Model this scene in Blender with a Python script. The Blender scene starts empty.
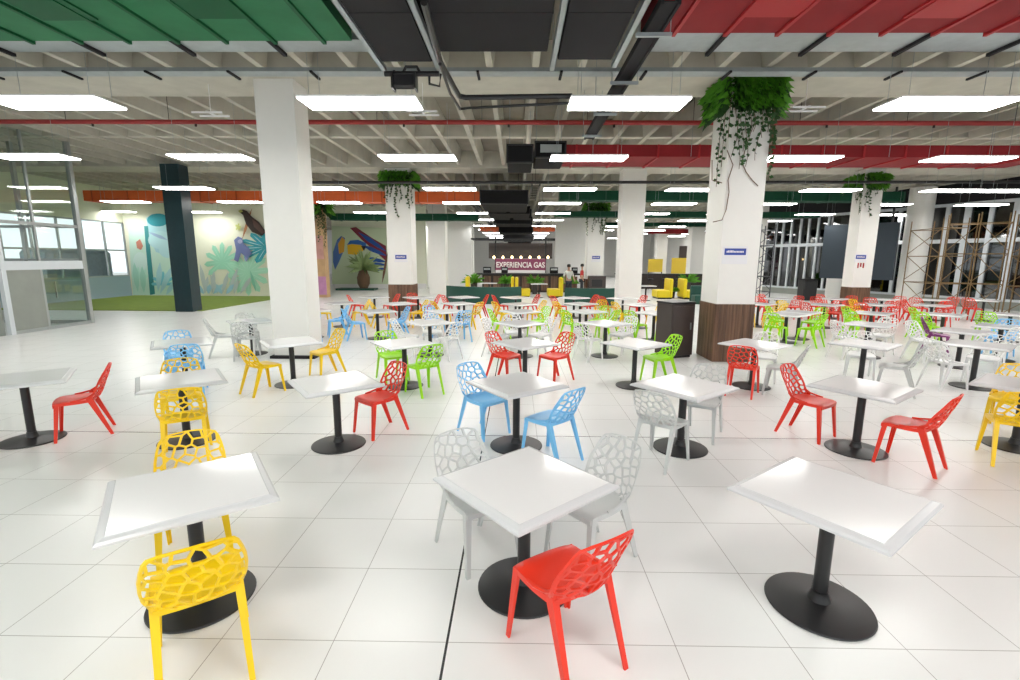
import bpy, bmesh, math, random
from mathutils import Vector, Matrix
from mathutils.geometry import tessellate_polygon
random.seed(7)
R = math.radians
SC = bpy.context.scene
COL = SC.collection

# ------------------------------------------------------------------ camera, world, exposure
F_PX, PITCH, ROLL, YAW, CAM_H = 478.83, 0.167842, 0.0052745, 0.01275599, 2.0641
def cam_axes():
    cy, sy = math.cos(YAW), math.sin(YAW); cp, sp = math.cos(PITCH), math.sin(PITCH)
    right = Vector((cy, sy, 0)); fh = Vector((-sy, cy, 0)); up0 = Vector((0, 0, 1))
    fwd = fh * cp - up0 * sp
    down = -(fh * sp + up0 * cp)
    cr, sr = math.cos(ROLL), math.sin(ROLL)
    return cr * right - sr * down, sr * right + cr * down, fwd
EX, EY, FW = cam_axes()
cd = bpy.data.cameras.new('camera'); cam = bpy.data.objects.new('camera', cd); COL.objects.link(cam)
cd.sensor_width = 36; cd.lens = F_PX / 1020 * 36; cd.clip_start = .05; cd.clip_end = 400
Mx = Matrix((EX, -EY, -FW)).transposed().to_4x4(); Mx.translation = (0, 0, CAM_H); cam.matrix_world = Mx
SC.camera = cam
def ray(px, py): return FW + EX * ((px - 510) / F_PX) + EY * ((py - 340) / F_PX)
def at(px, py, z=0.0):                       # point of a pixel at height z
    d = ray(px, py); t = (z - CAM_H) / d.z; return Vector((d.x * t, d.y * t, z))
def atY(px, py, Y):                          # point of a pixel at depth Y
    d = ray(px, py); t = Y / d.y; return Vector((d.x * t, Y, CAM_H + d.z * t))
def onplane(px, py, P, Q):                   # point of a pixel on the upright plane through P, Q
    n = Vector((Q[1] - P[1], -(Q[0] - P[0]), 0)); d = ray(px, py)
    t = n.dot(Vector((P[0], P[1], 0))) / n.dot(d); return Vector((d.x * t, d.y * t, CAM_H + d.z * t))

w = bpy.data.worlds.new('world'); SC.world = w; w.use_nodes = True
bg = w.node_tree.nodes['Background']; bg.inputs[0].default_value = (.93, .97, 1, 1); bg.inputs[1].default_value = 1.35
SC.view_settings.view_transform = 'Standard'; SC.view_settings.look = 'None'
SC.view_settings.gamma = 1; SC.view_settings.use_curve_mapping = False; SC.view_settings.exposure = 0.12
LAMP_STRENGTH = 19.0
SC.cycles.max_bounces = 8; SC.cycles.diffuse_bounces = 5; SC.cycles.use_denoising = True
SC.cycles.sample_clamp_indirect = 6

# ------------------------------------------------------------------ materials
def mat(name, col, rough=.5, metal=0, noise=0, nscale=6, bump=0, trans=0, spec=.5):
    m = bpy.data.materials.new(name); m.use_nodes = True; nt = m.node_tree; b = nt.nodes['Principled BSDF']
    b.inputs['Base Color'].default_value = (*col, 1); b.inputs['Roughness'].default_value = rough
    b.inputs['Metallic'].default_value = metal; b.inputs['Specular IOR Level'].default_value = spec
    if trans: b.inputs['Transmission Weight'].default_value = trans
    if noise or bump:
        tc = nt.nodes.new('ShaderNodeNewGeometry'); n = nt.nodes.new('ShaderNodeTexNoise')
        n.inputs['Scale'].default_value = nscale; n.inputs['Detail'].default_value = 4
        nt.links.new(tc.outputs['Position'], n.inputs['Vector'])
        if noise:
            mx = nt.nodes.new('ShaderNodeMix'); mx.data_type = 'RGBA'
            mx.inputs[6].default_value = (*[c * (1 - noise) for c in col], 1); mx.inputs[7].default_value = (*[min(1, c * (1 + noise)) for c in col], 1)
            nt.links.new(n.outputs['Fac'], mx.inputs[0]); nt.links.new(mx.outputs[2], b.inputs['Base Color'])
        if bump:
            bp = nt.nodes.new('ShaderNodeBump'); bp.inputs['Strength'].default_value = bump; bp.inputs['Distance'].default_value = .02
            nt.links.new(n.outputs['Fac'], bp.inputs['Height']); nt.links.new(bp.outputs['Normal'], b.inputs['Normal'])
    return m
def emat(name, col, s):
    m = bpy.data.materials.new(name); m.use_nodes = True; nt = m.node_tree; nt.nodes.clear()
    e = nt.nodes.new('ShaderNodeEmission'); o = nt.nodes.new('ShaderNodeOutputMaterial')
    e.inputs[0].default_value = (*col, 1); e.inputs[1].default_value = s; nt.links.new(e.outputs[0], o.inputs[0]); return m
def glassmat(name, tint, fac):
    m = bpy.data.materials.new(name); m.use_nodes = True; nt = m.node_tree; nt.nodes.clear()
    o = nt.nodes.new('ShaderNodeOutputMaterial'); t = nt.nodes.new('ShaderNodeBsdfTransparent'); g = nt.nodes.new('ShaderNodeBsdfGlossy')
    mx = nt.nodes.new('ShaderNodeMixShader'); t.inputs[0].default_value = (*tint, 1); g.inputs['Roughness'].default_value = .03
    mx.inputs[0].default_value = fac
    nt.links.new(t.outputs[0], mx.inputs[1]); nt.links.new(g.outputs[0], mx.inputs[2]); nt.links.new(mx.outputs[0], o.inputs[0]); return m
TILE, OX, OY = .62, .3642, -2.2955
def floor_mat():
    m = mat('glossy_white_tiles', (.80, .81, .80), .27, spec=.4); nt = m.node_tree; b = nt.nodes['Principled BSDF']
    g = nt.nodes.new('ShaderNodeNewGeometry'); s = nt.nodes.new('ShaderNodeSeparateXYZ'); nt.links.new(g.outputs['Position'], s.inputs[0])
    def mth(op, a, bb=None):
        n = nt.nodes.new('ShaderNodeMath'); n.operation = op
        for i, v in enumerate((a, bb)):
            if v is None: continue
            if isinstance(v, (int, float)): n.inputs[i].default_value = v
            else: nt.links.new(v, n.inputs[i])
        return n.outputs[0]
    def line(v, off, period, wd):
        t = mth('PINGPONG', mth('ADD', v, off + 1000 * period), period / 2)
        return mth('LESS_THAN', t, wd / 2)
    l = mth('MAXIMUM', line(s.outputs[0], OX, TILE, .0045), line(s.outputs[1], OY, TILE, .0045))
    dx = mth('LESS_THAN', mth('ABSOLUTE', mth('ADD', s.outputs[0], OX)), .007)
    dy = mth('LESS_THAN', mth('ABSOLUTE', mth('ADD', s.outputs[1], OY - 5 * TILE)), .006)
    dk = mth('MAXIMUM', dx, dy)
    n = nt.nodes.new('ShaderNodeTexWhiteNoise'); fx = nt.nodes.new('ShaderNodeCombineXYZ')
    nt.links.new(mth('FLOOR', mth('DIVIDE', mth('ADD', s.outputs[0], OX), TILE)), fx.inputs[0])
    nt.links.new(mth('FLOOR', mth('DIVIDE', mth('ADD', s.outputs[1], OY), TILE)), fx.inputs[1]); nt.links.new(fx.outputs[0], n.inputs[0])
    def mix(f, a, c):
        x = nt.nodes.new('ShaderNodeMix'); x.data_type = 'RGBA'; nt.links.new(f, x.inputs[0])
        for i, v in ((6, a), (7, c)):
            if isinstance(v, tuple): x.inputs[i].default_value = (*v, 1)
            else: nt.links.new(v, x.inputs[i])
        return x.outputs[2]
    c = mix(n.outputs[0], (.79, .80, .785), (.82, .825, .81))
    c = mix(l, c, (.38, .37, .35)); c = mix(dk, c, (.03, .03, .03))
    nt.links.new(c, b.inputs['Base Color'])
    return m
def wood_mat():
    m = mat('brown_slatted_wood', (.12, .06, .035), .45); nt = m.node_tree; b = nt.nodes['Principled BSDF']
    g = nt.nodes.new('ShaderNodeNewGeometry'); mp = nt.nodes.new('ShaderNodeMapping'); mp.inputs['Scale'].default_value = (14, 14, .5)
    n = nt.nodes.new('ShaderNodeTexNoise'); n.inputs['Scale'].default_value = 1.5; n.inputs['Detail'].default_value = 5
    r = nt.nodes.new('ShaderNodeValToRGB'); r.color_ramp.elements[0].color = (.07, .035, .02, 1); r.color_ramp.elements[1].color = (.24, .13, .075, 1)
    r.color_ramp.elements[0].position = .3; r.color_ramp.elements[1].position = .7
    nt.links.new(g.outputs['Position'], mp.inputs[0]); nt.links.new(mp.outputs[0], n.inputs['Vector']); nt.links.new(n.outputs['Fac'], r.inputs[0]); nt.links.new(r.outputs[0], b.inputs['Base Color'])
    return m
M = dict(
    floor=floor_mat(), wood=wood_mat(),
    white_wall=mat('white_painted_wall', (.80, .80, .78), .7, noise=.03), cream=mat('cream_wall', (.80, .82, .66), .8, noise=.03),
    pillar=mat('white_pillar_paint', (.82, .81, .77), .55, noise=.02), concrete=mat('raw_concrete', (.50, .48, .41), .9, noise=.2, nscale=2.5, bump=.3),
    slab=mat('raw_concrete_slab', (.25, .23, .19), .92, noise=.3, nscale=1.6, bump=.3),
    black=mat('black_powder_coat', (.012, .012, .013), .38, spec=.5), charcoal=mat('charcoal_duct', (.021, .020, .022), .8, noise=.15, nscale=3, spec=.2), fanblack=mat('matt_black_duct', (.010, .010, .011), .8, spec=.15),
    top=mat('white_laminate', (.83, .83, .83), .12), trim=mat('grey_white_trim', (.66, .67, .68), .22),
    galv=mat('galvanised_steel', (.36, .40, .41), .5, .5, noise=.15, nscale=8), green=mat('green_duct_paint', (.030, .165, .072), .7, noise=.3, nscale=2, spec=.2),
    green_dark=mat('dark_green_flange', (.004, .085, .03), .6, spec=.2), red_duct=mat('red_duct_paint', (.235, .016, .02), .7, noise=.2, nscale=2, spec=.2),
    red_dark=mat('deep_red_flange', (.36, .004, .008), .6), orange=mat('orange_duct_paint', (.70, .12, .02), .5, noise=.1), orange_dark=mat('orange_flange', (.45, .07, .01), .5),
    green2=mat('bottle_green_duct', (.006, .055, .028), .7, noise=.15, spec=.2), green2_dark=mat('bottle_green_flange', (.006, .06, .03), .5),
    redpipe=mat('sprinkler_red', (.30, .02, .018), .45), navy=mat('dark_teal_pillar', (.012, .035, .042), .35, noise=.2, nscale=9), navyp=mat('dark_navy_screen', (.02, .032, .045), .6),
    alu=mat('aluminium_frame', (.42, .45, .45), .35, .6), white_frame=mat('white_mullion', (.66, .70, .73), .45),
    glass=glassmat('clear_glass', (.90, .95, .93), .08), glass_win=glassmat('window_glass', (.97, .99, .99), .04), glass_dark=glassmat('smoked_glass', (.18, .19, .20), .12),
    turf=mat('green_turf', (.17, .25, .03), .95, noise=.25, nscale=3, bump=.4), stone=mat('grey_stone_cladding', (.28, .30, .27), .6, noise=.12, nscale=3),
    bluegrey=mat('blue_grey_wall', (.30, .40, .45), .7), leaf=mat('fern_green', (.10, .32, .02), .55, noise=.5, nscale=9), leaf2=mat('dark_ivy_green', (.02, .075, .012), .55, noise=.4, nscale=9),
    vine=mat('brown_vine_stem', (.16, .09, .05), .8), dkbrown=mat('dark_brown_cabinet', (.05, .036, .032), .4, noise=.1, nscale=5),
    sofa=mat('dark_green_leather', (.006, .065, .045), .5), booth=mat('yellow_upholstery', (.80, .62, .01), .55), bar=mat('black_brown_bar', (.03, .018, .015), .5, noise=.4, nscale=6),
    magenta=mat('magenta_sign', (.26, .05, .12), .5), letter=mat('white_letter', (.9, .85, .85), .5), signblue=mat('navy_sign_plate', (.03, .06, .33), .4),
    signwhite=mat('white_sign_board', (.78, .78, .80), .5), scaf=mat('ochre_scaffold_tube', (.20, .125, .05), .6, .2, noise=.3, nscale=4), scafb=mat('dark_scaffold_tube', (.05, .05, .06), .6),
    skin=mat('skin', (.45, .26, .18), .6), shirtw=mat('pale_shirt', (.55, .56, .50), .8), shirtr=mat('red_shirt', (.5, .03, .03), .8), trouser=mat('dark_trousers', (.03, .035, .045), .8), hair=mat('dark_hair', (.012, .01, .01), .7),
    pot=mat('dark_planter', (.05, .045, .04), .6), outside=mat('outside_shape', (.42, .52, .60), .8, noise=.2), pave=mat('outside_paving', (.55, .55, .53), .9),
    lampframe=mat('white_lamp_frame', (.8, .8, .8), .5), lamp=emat('lamp_glow', (1.0, .985, .95), LAMP_STRENGTH), bulb=emat('bulb_glow', (1, .72, .35), 12), bar_orange=mat('orange_safety_cone', (.8, .12, .03), .5),
    yellow_board=mat('yellow_board', (.70, .50, .04), .6), light_box=emat('lit_menu_screen', (.70, .80, .80), .55))

# ------------------------------------------------------------------ mesh helpers
class MB:
    def __init__(s): s.v = []; s.f = []
    def add(s, vs, fs):
        n = len(s.v); s.v += [tuple(v) for v in vs]; s.f += [tuple(i + n for i in f) for f in fs]; return s
    def box(s, x0, x1, y0, y1, z0, z1, T=None):
        vs = [Vector((x, y, z)) for x in (x0, x1) for y in (y0, y1) for z in (z0, z1)]
        if T: vs = [T @ v for v in vs]
        return s.add(vs, [(0, 1, 3, 2), (4, 6, 7, 5), (0, 4, 5, 1), (2, 3, 7, 6), (0, 2, 6, 4), (1, 5, 7, 3)])
    def bbox(s, x0, x1, y0, y1, z0, z1, b=.01, T=None):       # box with chamfered edges
        vs = []; 
        for sx in (0, 1):
            for sy in (0, 1):
                for sz in (0, 1):
                    x, y, z = (x0, x1)[sx], (y0, y1)[sy], (z0, z1)[sz]
                    dx, dy, dz = (b, -b)[sx], (b, -b)[sy], (b, -b)[sz]
                    vs += [Vector((x, y + dy, z + dz)), Vector((x + dx, y, z + dz)), Vector((x + dx, y + dy, z))]
        if T: vs = [T @ v for v in vs]
        bm = bmesh.new(); bv = [bm.verts.new(v) for v in vs]; r = bmesh.ops.convex_hull(bm, input=bv); bm.verts.index_update()
        s.add([v.co for v in bm.verts], [[v.index for v in f.verts] for f in bm.faces]); bm.free(); return s
    def tube(s, pts, r, n=8, caps=True):
        pts = [Vector(p) for p in pts]; rr = r if isinstance(r, (list, tuple)) else [r] * len(pts); rings = []
        for i, p in enumerate(pts):
            d = (pts[min(i + 1, len(pts) - 1)] - pts[max(i - 1, 0)]).normalized()
            u = d.cross(Vector((0, 0, 1)) if abs(d.z) < .9 else Vector((1, 0, 0))).normalized(); v = d.cross(u)
            rings.append([p + (u * math.cos(2 * math.pi * k / n) + v * math.sin(2 * math.pi * k / n)) * rr[i] for k in range(n)])
        vs = [q for rg in rings for q in rg]; fs = [(i * n + k, i * n + (k + 1) % n, (i + 1) * n + (k + 1) % n, (i + 1) * n + k) for i in range(len(pts) - 1) for k in range(n)]
        if caps: fs += [tuple(range(n))[::-1], tuple((len(pts) - 1) * n + k for k in range(n))]
        return s.add(vs, fs)
    def bar(s, p, q, wx, wy, wx2=None, wy2=None):               # rectangular bar between two points
        p, q = Vector(p), Vector(q); d = (q - p).normalized()
        u = Vector((1, 0, 0)); u = (u - d * u.dot(d)); u = u.normalized() if u.length > .1 else Vector((0, 1, 0)); v = d.cross(u).normalized()
        wx2 = wx if wx2 is None else wx2; wy2 = wy if wy2 is None else wy2
        vs = [c + u * a * wx_ / 2 + v * b * wy_ / 2 for c, wx_, wy_ in ((p, wx, wy), (q, wx2, wy2)) for a, b in ((-1, -1), (1, -1), (1, 1), (-1, 1))]
        return s.add(vs, [(0, 3, 2, 1), (4, 5, 6, 7), (0, 1, 5, 4), (1, 2, 6, 5), (2, 3, 7, 6), (3, 0, 4, 7)])
    def lathe(s, prof, n=40, c=(0, 0)):
        vs = [(c[0] + r * math.cos(2 * math.pi * k / n), c[1] + r * math.sin(2 * math.pi * k / n), z) for r, z in prof for k in range(n)]
        fs = [(i * n + k, i * n + (k + 1) % n, (i + 1) * n + (k + 1) % n, (i + 1) * n + k) for i in range(len(prof) - 1) for k in range(n)]
        fs += [tuple(range(n))[::-1], tuple((len(prof) - 1) * n + k for k in range(n))]
        return s.add(vs, fs)
    def prism(s, poly, z0, z1):                                # poly in xy
        n = len(poly); return s.add([(x, y, z0) for x, y in poly] + [(x, y, z1) for x, y in poly], [tuple(range(n))[::-1], tuple(range(n, 2 * n))] + [(k, (k + 1) % n, n + (k + 1) % n, n + k) for k in range(n)])
    def build(s, name, m, parent=None, smooth=False):
        me = bpy.data.meshes.new(name); me.from_pydata(s.v, [], s.f); me.materials.append(m)
        bm = bmesh.new(); bm.from_mesh(me); bmesh.ops.recalc_face_normals(bm, faces=bm.faces); bm.to_mesh(me); bm.free()
        if smooth:
            me.polygons.foreach_set('use_smooth', [True] * len(me.polygons)); me.set_sharp_from_angle(angle=R(40))
        o = bpy.data.objects.new(name, me); COL.objects.link(o)
        if parent: o.parent = parent
        return o
def tag(o, label, cat, group=None, kind=None):
    o['label'] = label; o['category'] = cat
    if group: o['group'] = group
    if kind: o['kind'] = kind
    return o
def thing(name, label, cat, loc=(0, 0, 0), rz=0, group=None):
    o = bpy.data.objects.new(name, None); COL.objects.link(o); o.location = loc; o.rotation_euler.z = rz; o.empty_display_size = .1
    return tag(o, label, cat, group)
def struct(mb, name, m, parent=None):
    o = mb.build(name, m, parent)
    if not parent: o['kind'] = 'structure'
    return o
def copy_tree(o, parent=None):
    c = o.copy(); COL.objects.link(c)
    if parent: c.parent = parent
    for ch in list(o.children): copy_tree(ch, c)
    return c
ORD = ['first', 'second', 'third', 'fourth', 'fifth', 'sixth', 'seventh', 'eighth', 'ninth', 'tenth', 'eleventh', 'twelfth']

# ------------------------------------------------------------------ floor, ceiling, walls
struct(MB().box(-32, 34, -6, 66, -.15, 0), 'floor', M['floor'])
TOPZ, SLABZ = 5.42, 6.0
BX = [-23.2, -14.1, -4.7, 4.45, 13.5, 22.6]                       # beam centres in x and y
BY = [.6, 10.15, 19.3, 28.2, 37.2, 46.2, 55.2]
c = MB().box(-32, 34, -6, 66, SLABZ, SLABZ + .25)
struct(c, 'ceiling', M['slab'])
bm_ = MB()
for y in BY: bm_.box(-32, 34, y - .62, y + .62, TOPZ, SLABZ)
struct(bm_, 'ceiling_beams', M['concrete'])
rb = MB()
x = -31.6
while x < 33.8:                                                   # tapered waffle ribs running away from the camera
    for y0, y1 in zip([-6] + [b + .62 for b in BY], [b - .62 for b in BY] + [66]):
        vs = [(x - .06, y, TOPZ + .08) for y in (y0, y1)] + [(x + .06, y, TOPZ + .08) for y in (y0, y1)] + [(x + .13, y, SLABZ) for y in (y0, y1)] + [(x - .13, y, SLABZ) for y in (y0, y1)]
        rb.add(vs, [(0, 2, 3, 1), (2, 4, 5, 3), (6, 0, 1, 7), (0, 6, 4, 2), (1, 3, 5, 7)])
    x += .84
for a, b in zip(BY[:-1], BY[1:]):
    rb.box(-32, 34, (a + b) / 2 - .12, (a + b) / 2 + .12, TOPZ + .12, SLABZ)
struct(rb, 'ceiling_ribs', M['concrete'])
struct(MB().box(-32, 34, 62, 62.3, 0, SLABZ), 'wall_back', M['white_wall'])

PILLAR_N = []
def pillar(x0, x1, y0, y1, name, wood=0, plinth=False, m='pillar', top=TOPZ):
    b = .0
    mb = MB()
    if wood: mb.box(x0, x1, y0, y1, wood, top)
    else: mb.box(x0, x1, y0, y1, 0, top)
    o = struct(mb, name, M[m])
    if wood:
        wm = MB(); 
        wm.box(x0 - .01, x1 + .01, y0 - .01, y1 + .01, 0, wood)
        n = int((x1 - x0) / .055)
        for k in range(n):                                        # slats standing proud of the cladding
            xa = x0 + (x1 - x0) * (k + .12) / n; wm.box(xa, xa + .034, y0 - .022, y0 - .01, .02, wood - .01)
        n = int((y1 - y0) / .055)
        for k in range(n):
            ya = y0 + (y1 - y0) * (k + .12) / n
            for xs in (x0 - .022, x1 + .01): wm.box(xs, xs + .012, ya, ya + .034, .02, wood - .01)
        wm.build('wood_cladding', M['wood'], o)
    if plinth: MB().box(x0 - .05, x1 + .12, y0 - .1, y1 + .05, 0, .055).build('skirting', M['charcoal'], o)
    return o
pillar(-5.04, -4.28, 9.74, 10.35, 'trim_1', plinth=True)
pillar(4.04, 4.80, 9.70, 10.55, 'trim_2', wood=1.187)
pillar(-5.02, -4.08, 18.85, 19.75, 'trim_3', wood=1.05)
pillar(12.95, 13.66, 18.75, 19.35, 'trim_4', wood=1.05)
pillar(3.98, 4.86, 18.8, 19.5, 'trim_5')
k = 6
for Y in (27.6, 36.6, 45.5):
    for x0 in (-5.0, 4.0, 13.05):
        pillar(x0, x0 + .95, Y, Y + .9, 'trim_%d' % k, wood=.95 if (Y < 28 and x0 == 4.0) else 0); k += 1
for Y in (45.5,): pillar(-14, -13.1, Y, Y + .9, 'trim_%d' % k); k += 1
pillar(-13.05, -12.38, 18.1, 18.65, 'trim_%d' % k, m='navy'); k += 1
# white partition running back between the pillars on either side of the bar
for x0, x1, Y in ((-8.2, -3.2, 34.5), (2.6, 4.9, 33.0)):
    struct(MB().box(x0, x1, Y, Y + .15, 0, 5.0), 'wall_partition', M['white_wall'])

# ------------------------------------------------------------------ table
TABLE_Z = .73
def make_table():
    r = thing('cafe_table', 'x', 'table')
    h, t = .408, .046; z = TABLE_Z
    MB().box(-(h - t), h - t, -(h - t), h - t, z - .03, z).build('tabletop', M['top'], r)
    tr = MB(); prof = [(h - t, z + .001), (h - t + .006, z - .004), (h - .012, z - .012), (h, z - .022), (h, z - .034), (h - .02, z - .04), (h - t, z - .04)]
    vs = []; n = len(prof)
    for sx, sy in ((1, 1), (-1, 1), (-1, -1), (1, -1)): vs += [(sx * a, sy * a, b) for a, b in prof]
    fs = [(c * n + i, c * n + (i + 1) % n, ((c + 1) % 4) * n + (i + 1) % n, ((c + 1) % 4) * n + i) for c in range(4) for i in range(n)]
    tr.add(vs, fs).build('edge_trim', M['trim'], r)
    MB().box(-.15, .15, -.15, .15, z - .048, z - .04).bar((-.2, 0, z - .055), (.2, 0, z - .055), .04, .03).bar((0, -.2, z - .055), (0, .2, z - .055), .03, .02).build('mounting_plate', M['black'], r)
    MB().lathe([(.04, .03), (.04, z - .055)], 24).build('column', M['black'], r, True)
    MB().lathe([(.288, 0), (.292, .006), (.288, .014), (.26, .019), (.12, .032), (.062, .042), (.055, .06), (.046, .085), (.046, .1)], 48).build('base', M['black'], r, True)
    return r

# ------------------------------------------------------------------ chair
def clip(poly, nx, ny, d):                                        # keep nx*x+ny*y <= d ; poly = [(x,y,flag)] flag of the edge leaving the vertex
    out = []; n = len(poly)
    for i in range(n):
        a, b = poly[i], poly[(i + 1) % n]; da, db = nx * a[0] + ny * a[1] - d, nx * b[0] + ny * b[1] - d
        if da <= 0: out.append(a)
        if (da < 0) != (db < 0) and abs(da - db) > 1e-12:
            t = da / (da - db); p = (a[0] + (b[0] - a[0]) * t, a[1] + (b[1] - a[1]) * t)
            out.append((p[0], p[1], 0) if da <= 0 else (p[0], p[1], a[2]))
    return out
def resample(poly, step):
    out = []; n = len(poly)
    for i in range(n):
        a, b = poly[i], poly[(i + 1) % n]; L = math.hypot(b[0] - a[0], b[1] - a[1]); m = max(1, math.ceil(L / step))
        out += [(a[0] + (b[0] - a[0]) * k / m, a[1] + (b[1] - a[1]) * k / m) for k in range(m)]
    return out
def lattice():
    rnd = random.Random(11)
    H = .47
    outl = []                                                     # outline of the unrolled back
    side = [(.172, 0), (.198, .07), (.213, .15), (.217, .22), (.212, .30), (.199, .37), (.183, .425), (.163, .455), (.11, .467), (.04, .47)]
    pts = [(x, y) for x, y in side] + [(-x, y) for x, y in side[::-1]]
    outl = [(x, y, 1) for x, y in pts]
    seeds = []; tries = 0
    while len(seeds) < 46 and tries < 4000:
        tries += 1; p = (rnd.uniform(-.215, .215), rnd.uniform(.0, .47)); 
        if all((p[0] - q[0]) ** 2 + ((p[1] - q[1])) ** 2 > .050 ** 2 for q in seeds): seeds.append(p)
    V = []; Fc = []; idx = {}
    def vid(p, side_):
        key = (round(p[0], 4), round(p[1], 4), side_)
        if key not in idx: idx[key] = len(V); V.append((p[0], p[1], side_))
        return idx[key]
    for i, s in enumerate(seeds):
        c = outl
        for j, q in enumerate(seeds):
            if i == j: continue
            nx, ny = q[0] - s[0], q[1] - s[1]; c = clip(c, nx, ny, (q[0] ** 2 + q[1] ** 2 - s[0] ** 2 - s[1] ** 2) / 2)
            if not c: break
        if not c or len(c) < 3: continue
        c = [p for k_, p in enumerate(c) if math.hypot(p[0] - c[k_ - 1][0], p[1] - c[k_ - 1][1]) > 1e-4]
        hole = [(p[0], p[1], 0) for p in c]; n = len(c)
        for k in range(n):
            a, b = c[k], c[(k + 1) % n]; ex, ey = b[0] - a[0], b[1] - a[1]; L = math.hypot(ex, ey)
            if L < 1e-5: continue
            nx, ny = ey / L, -ex / L; d = nx * a[0] + ny * a[1]
            off = .0115 if a[2] else (.0068 if s[1] > .1 else .0082)
            if a[2] and a[1] < .002 and b[1] < .002: off = .012
            hole = clip(hole, nx, ny, d - off)
            if len(hole) < 3: break
        outer = resample(c, .03)
        area = 0
        if len(hole) >= 3: area = abs(sum(hole[k][0] * hole[(k + 1) % len(hole)][1] - hole[(k + 1) % len(hole)][0] * hole[k][1] for k in range(len(hole)))) / 2
        if area < .00012:
            polys = [[Vector((p[0], p[1], 0)) for p in outer]]; inner = []
        else:
            inner = [(p[0], p[1]) for k_, p in enumerate(hole) if math.hypot(p[0] - hole[k_ - 1][0], p[1] - hole[k_ - 1][1]) > .001]
            inner = resample(inner, .03)
            polys = [[Vector((p[0], p[1], 0)) for p in outer], [Vector((p[0], p[1], 0)) for p in inner]]
        flat = [(p.x, p.y) for pl in polys for p in pl]
        for t in tessellate_polygon(polys):
            Fc.append([vid(flat[q], 0) for q in t]); Fc.append([vid(flat[q], 1) for q in t][::-1])
        m = len(inner)
        for k in range(m):
            a, b = inner[k], inner[(k + 1) % m]; Fc.append([vid(a, 0), vid(b, 0), vid(b, 1), vid(a, 1)])
        for k in range(len(outer)):                               # rim walls along the outline
            a, b = outer[k], outer[(k + 1) % len(outer)]; mid = ((a[0] + b[0]) / 2, (a[1] + b[1]) / 2)
            for (p, q) in zip(pts, pts[1:] + pts[:1]):
                ex, ey = q[0] - p[0], q[1] - p[1]; L = math.hypot(ex, ey)
                if abs((mid[0] - p[0]) * ey - (mid[1] - p[1]) * ex) / L < 1e-4 and abs((a[0] - p[0]) * ey - (a[1] - p[1]) * ex) / L < 1e-4 and abs((b[0] - p[0]) * ey - (b[1] - p[1]) * ex) / L < 1e-4:
                    Fc.append([vid(a, 0), vid(b, 0), vid(b, 1), vid(a, 1)]); break
    return V, Fc
BACK_PATH = [(.00, .13, .432), (.07, .19, .452), (.15, .224, .520), (.25, .257, .612), (.36, .296, .713), (.47, .327, .814)]
def back_point(x, s):
    for a, b in zip(BACK_PATH[:-1], BACK_PATH[1:]):
        if s <= b[0] + 1e-6: break
    t = (s - a[0]) / (b[0] - a[0]); y = a[1] + (b[1] - a[1]) * t; z = a[2] + (b[2] - a[2]) * t
    u = x / .215; k = .095 - .05 * s / .47
    n = Vector((0, b[2] - a[2], -(b[1] - a[1]))).normalized(); n = (n + Vector((-u * .5, 0, 0))).normalized()
    return Vector((x, y - k * u * u, z + .012 * (u * u) * (1 if s < .1 else 0) - .012 * u * u * (s / .47))), n
LAT = lattice()
def back_mesh():
    mb = MB(); V, Fc = LAT; vs = []
    for x, s, sd in V:
        p, n = back_point(x, s); vs.append(p + n * (.006 if sd else -.006))
    mb.add(vs, Fc)
    for sx in (-1, 1):                                            # curved side struts back down to the seat
        p, _ = back_point(sx * .196, .15); mb.tube([p, p + Vector((0, -.07, -.045)), Vector((sx * .204, .0, .452)), Vector((sx * .202, -.06, .447))], [.011, .010, .011, .009], 6)
    return mb
def seat_mesh():
    N = 12; top = []; 
    for j in range(N + 1):
        for i in range(N + 1):
            a, b = 2 * i / N - 1, 2 * j / N - 1
            k = .30; x = a * (1 - k * .22 * b * b * (abs(a) > 0)) ; y = b * (1 - k * .25 * a * a)
            wdt = .208 - .012 * (b + 1) / 2
            X = x * wdt; Y = -.035 + y * .19
            z = .450 - .012 * (1 - a * a) * (1 - b * b) - (.018 * max(0, (-b - .7) / .3) ** 2) + (.006 * max(0, b) ** 2) - .006 * max(0, abs(a) - .8) / .2
            top.append((X, Y, z))
    mb = MB(); n = N + 1
    bot = [(x * .985, y, z - .012) for x, y, z in top]; fs = []; m = n * n
    for j in range(N):
        for i in range(N):
            q = (j * n + i, j * n + i + 1, (j + 1) * n + i + 1, (j + 1) * n + i); fs.append(q); fs.append(tuple(v + m for v in q[::-1]))
    ed = [i for i in range(n)] + [j * n + N for j in range(1, n)] + [N * n + i for i in range(N - 1, -1, -1)] + [j * n for j in range(N - 1, 0, -1)]
    rim = [(top[e][0], top[e][1], top[e][2] - .034) for e in ed]; vs = top + bot + rim; o = 2 * m; L = len(ed)
    for k in range(L):
        k2 = (k + 1) % L; fs.append((ed[k], ed[k2], o + k2, o + k)); fs.append((ed[k] + m, o + k, o + k2, ed[k2] + m))
    return mb.add(vs, fs)
SEAT_MB, BACK_MB = seat_mesh(), back_mesh()
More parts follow.
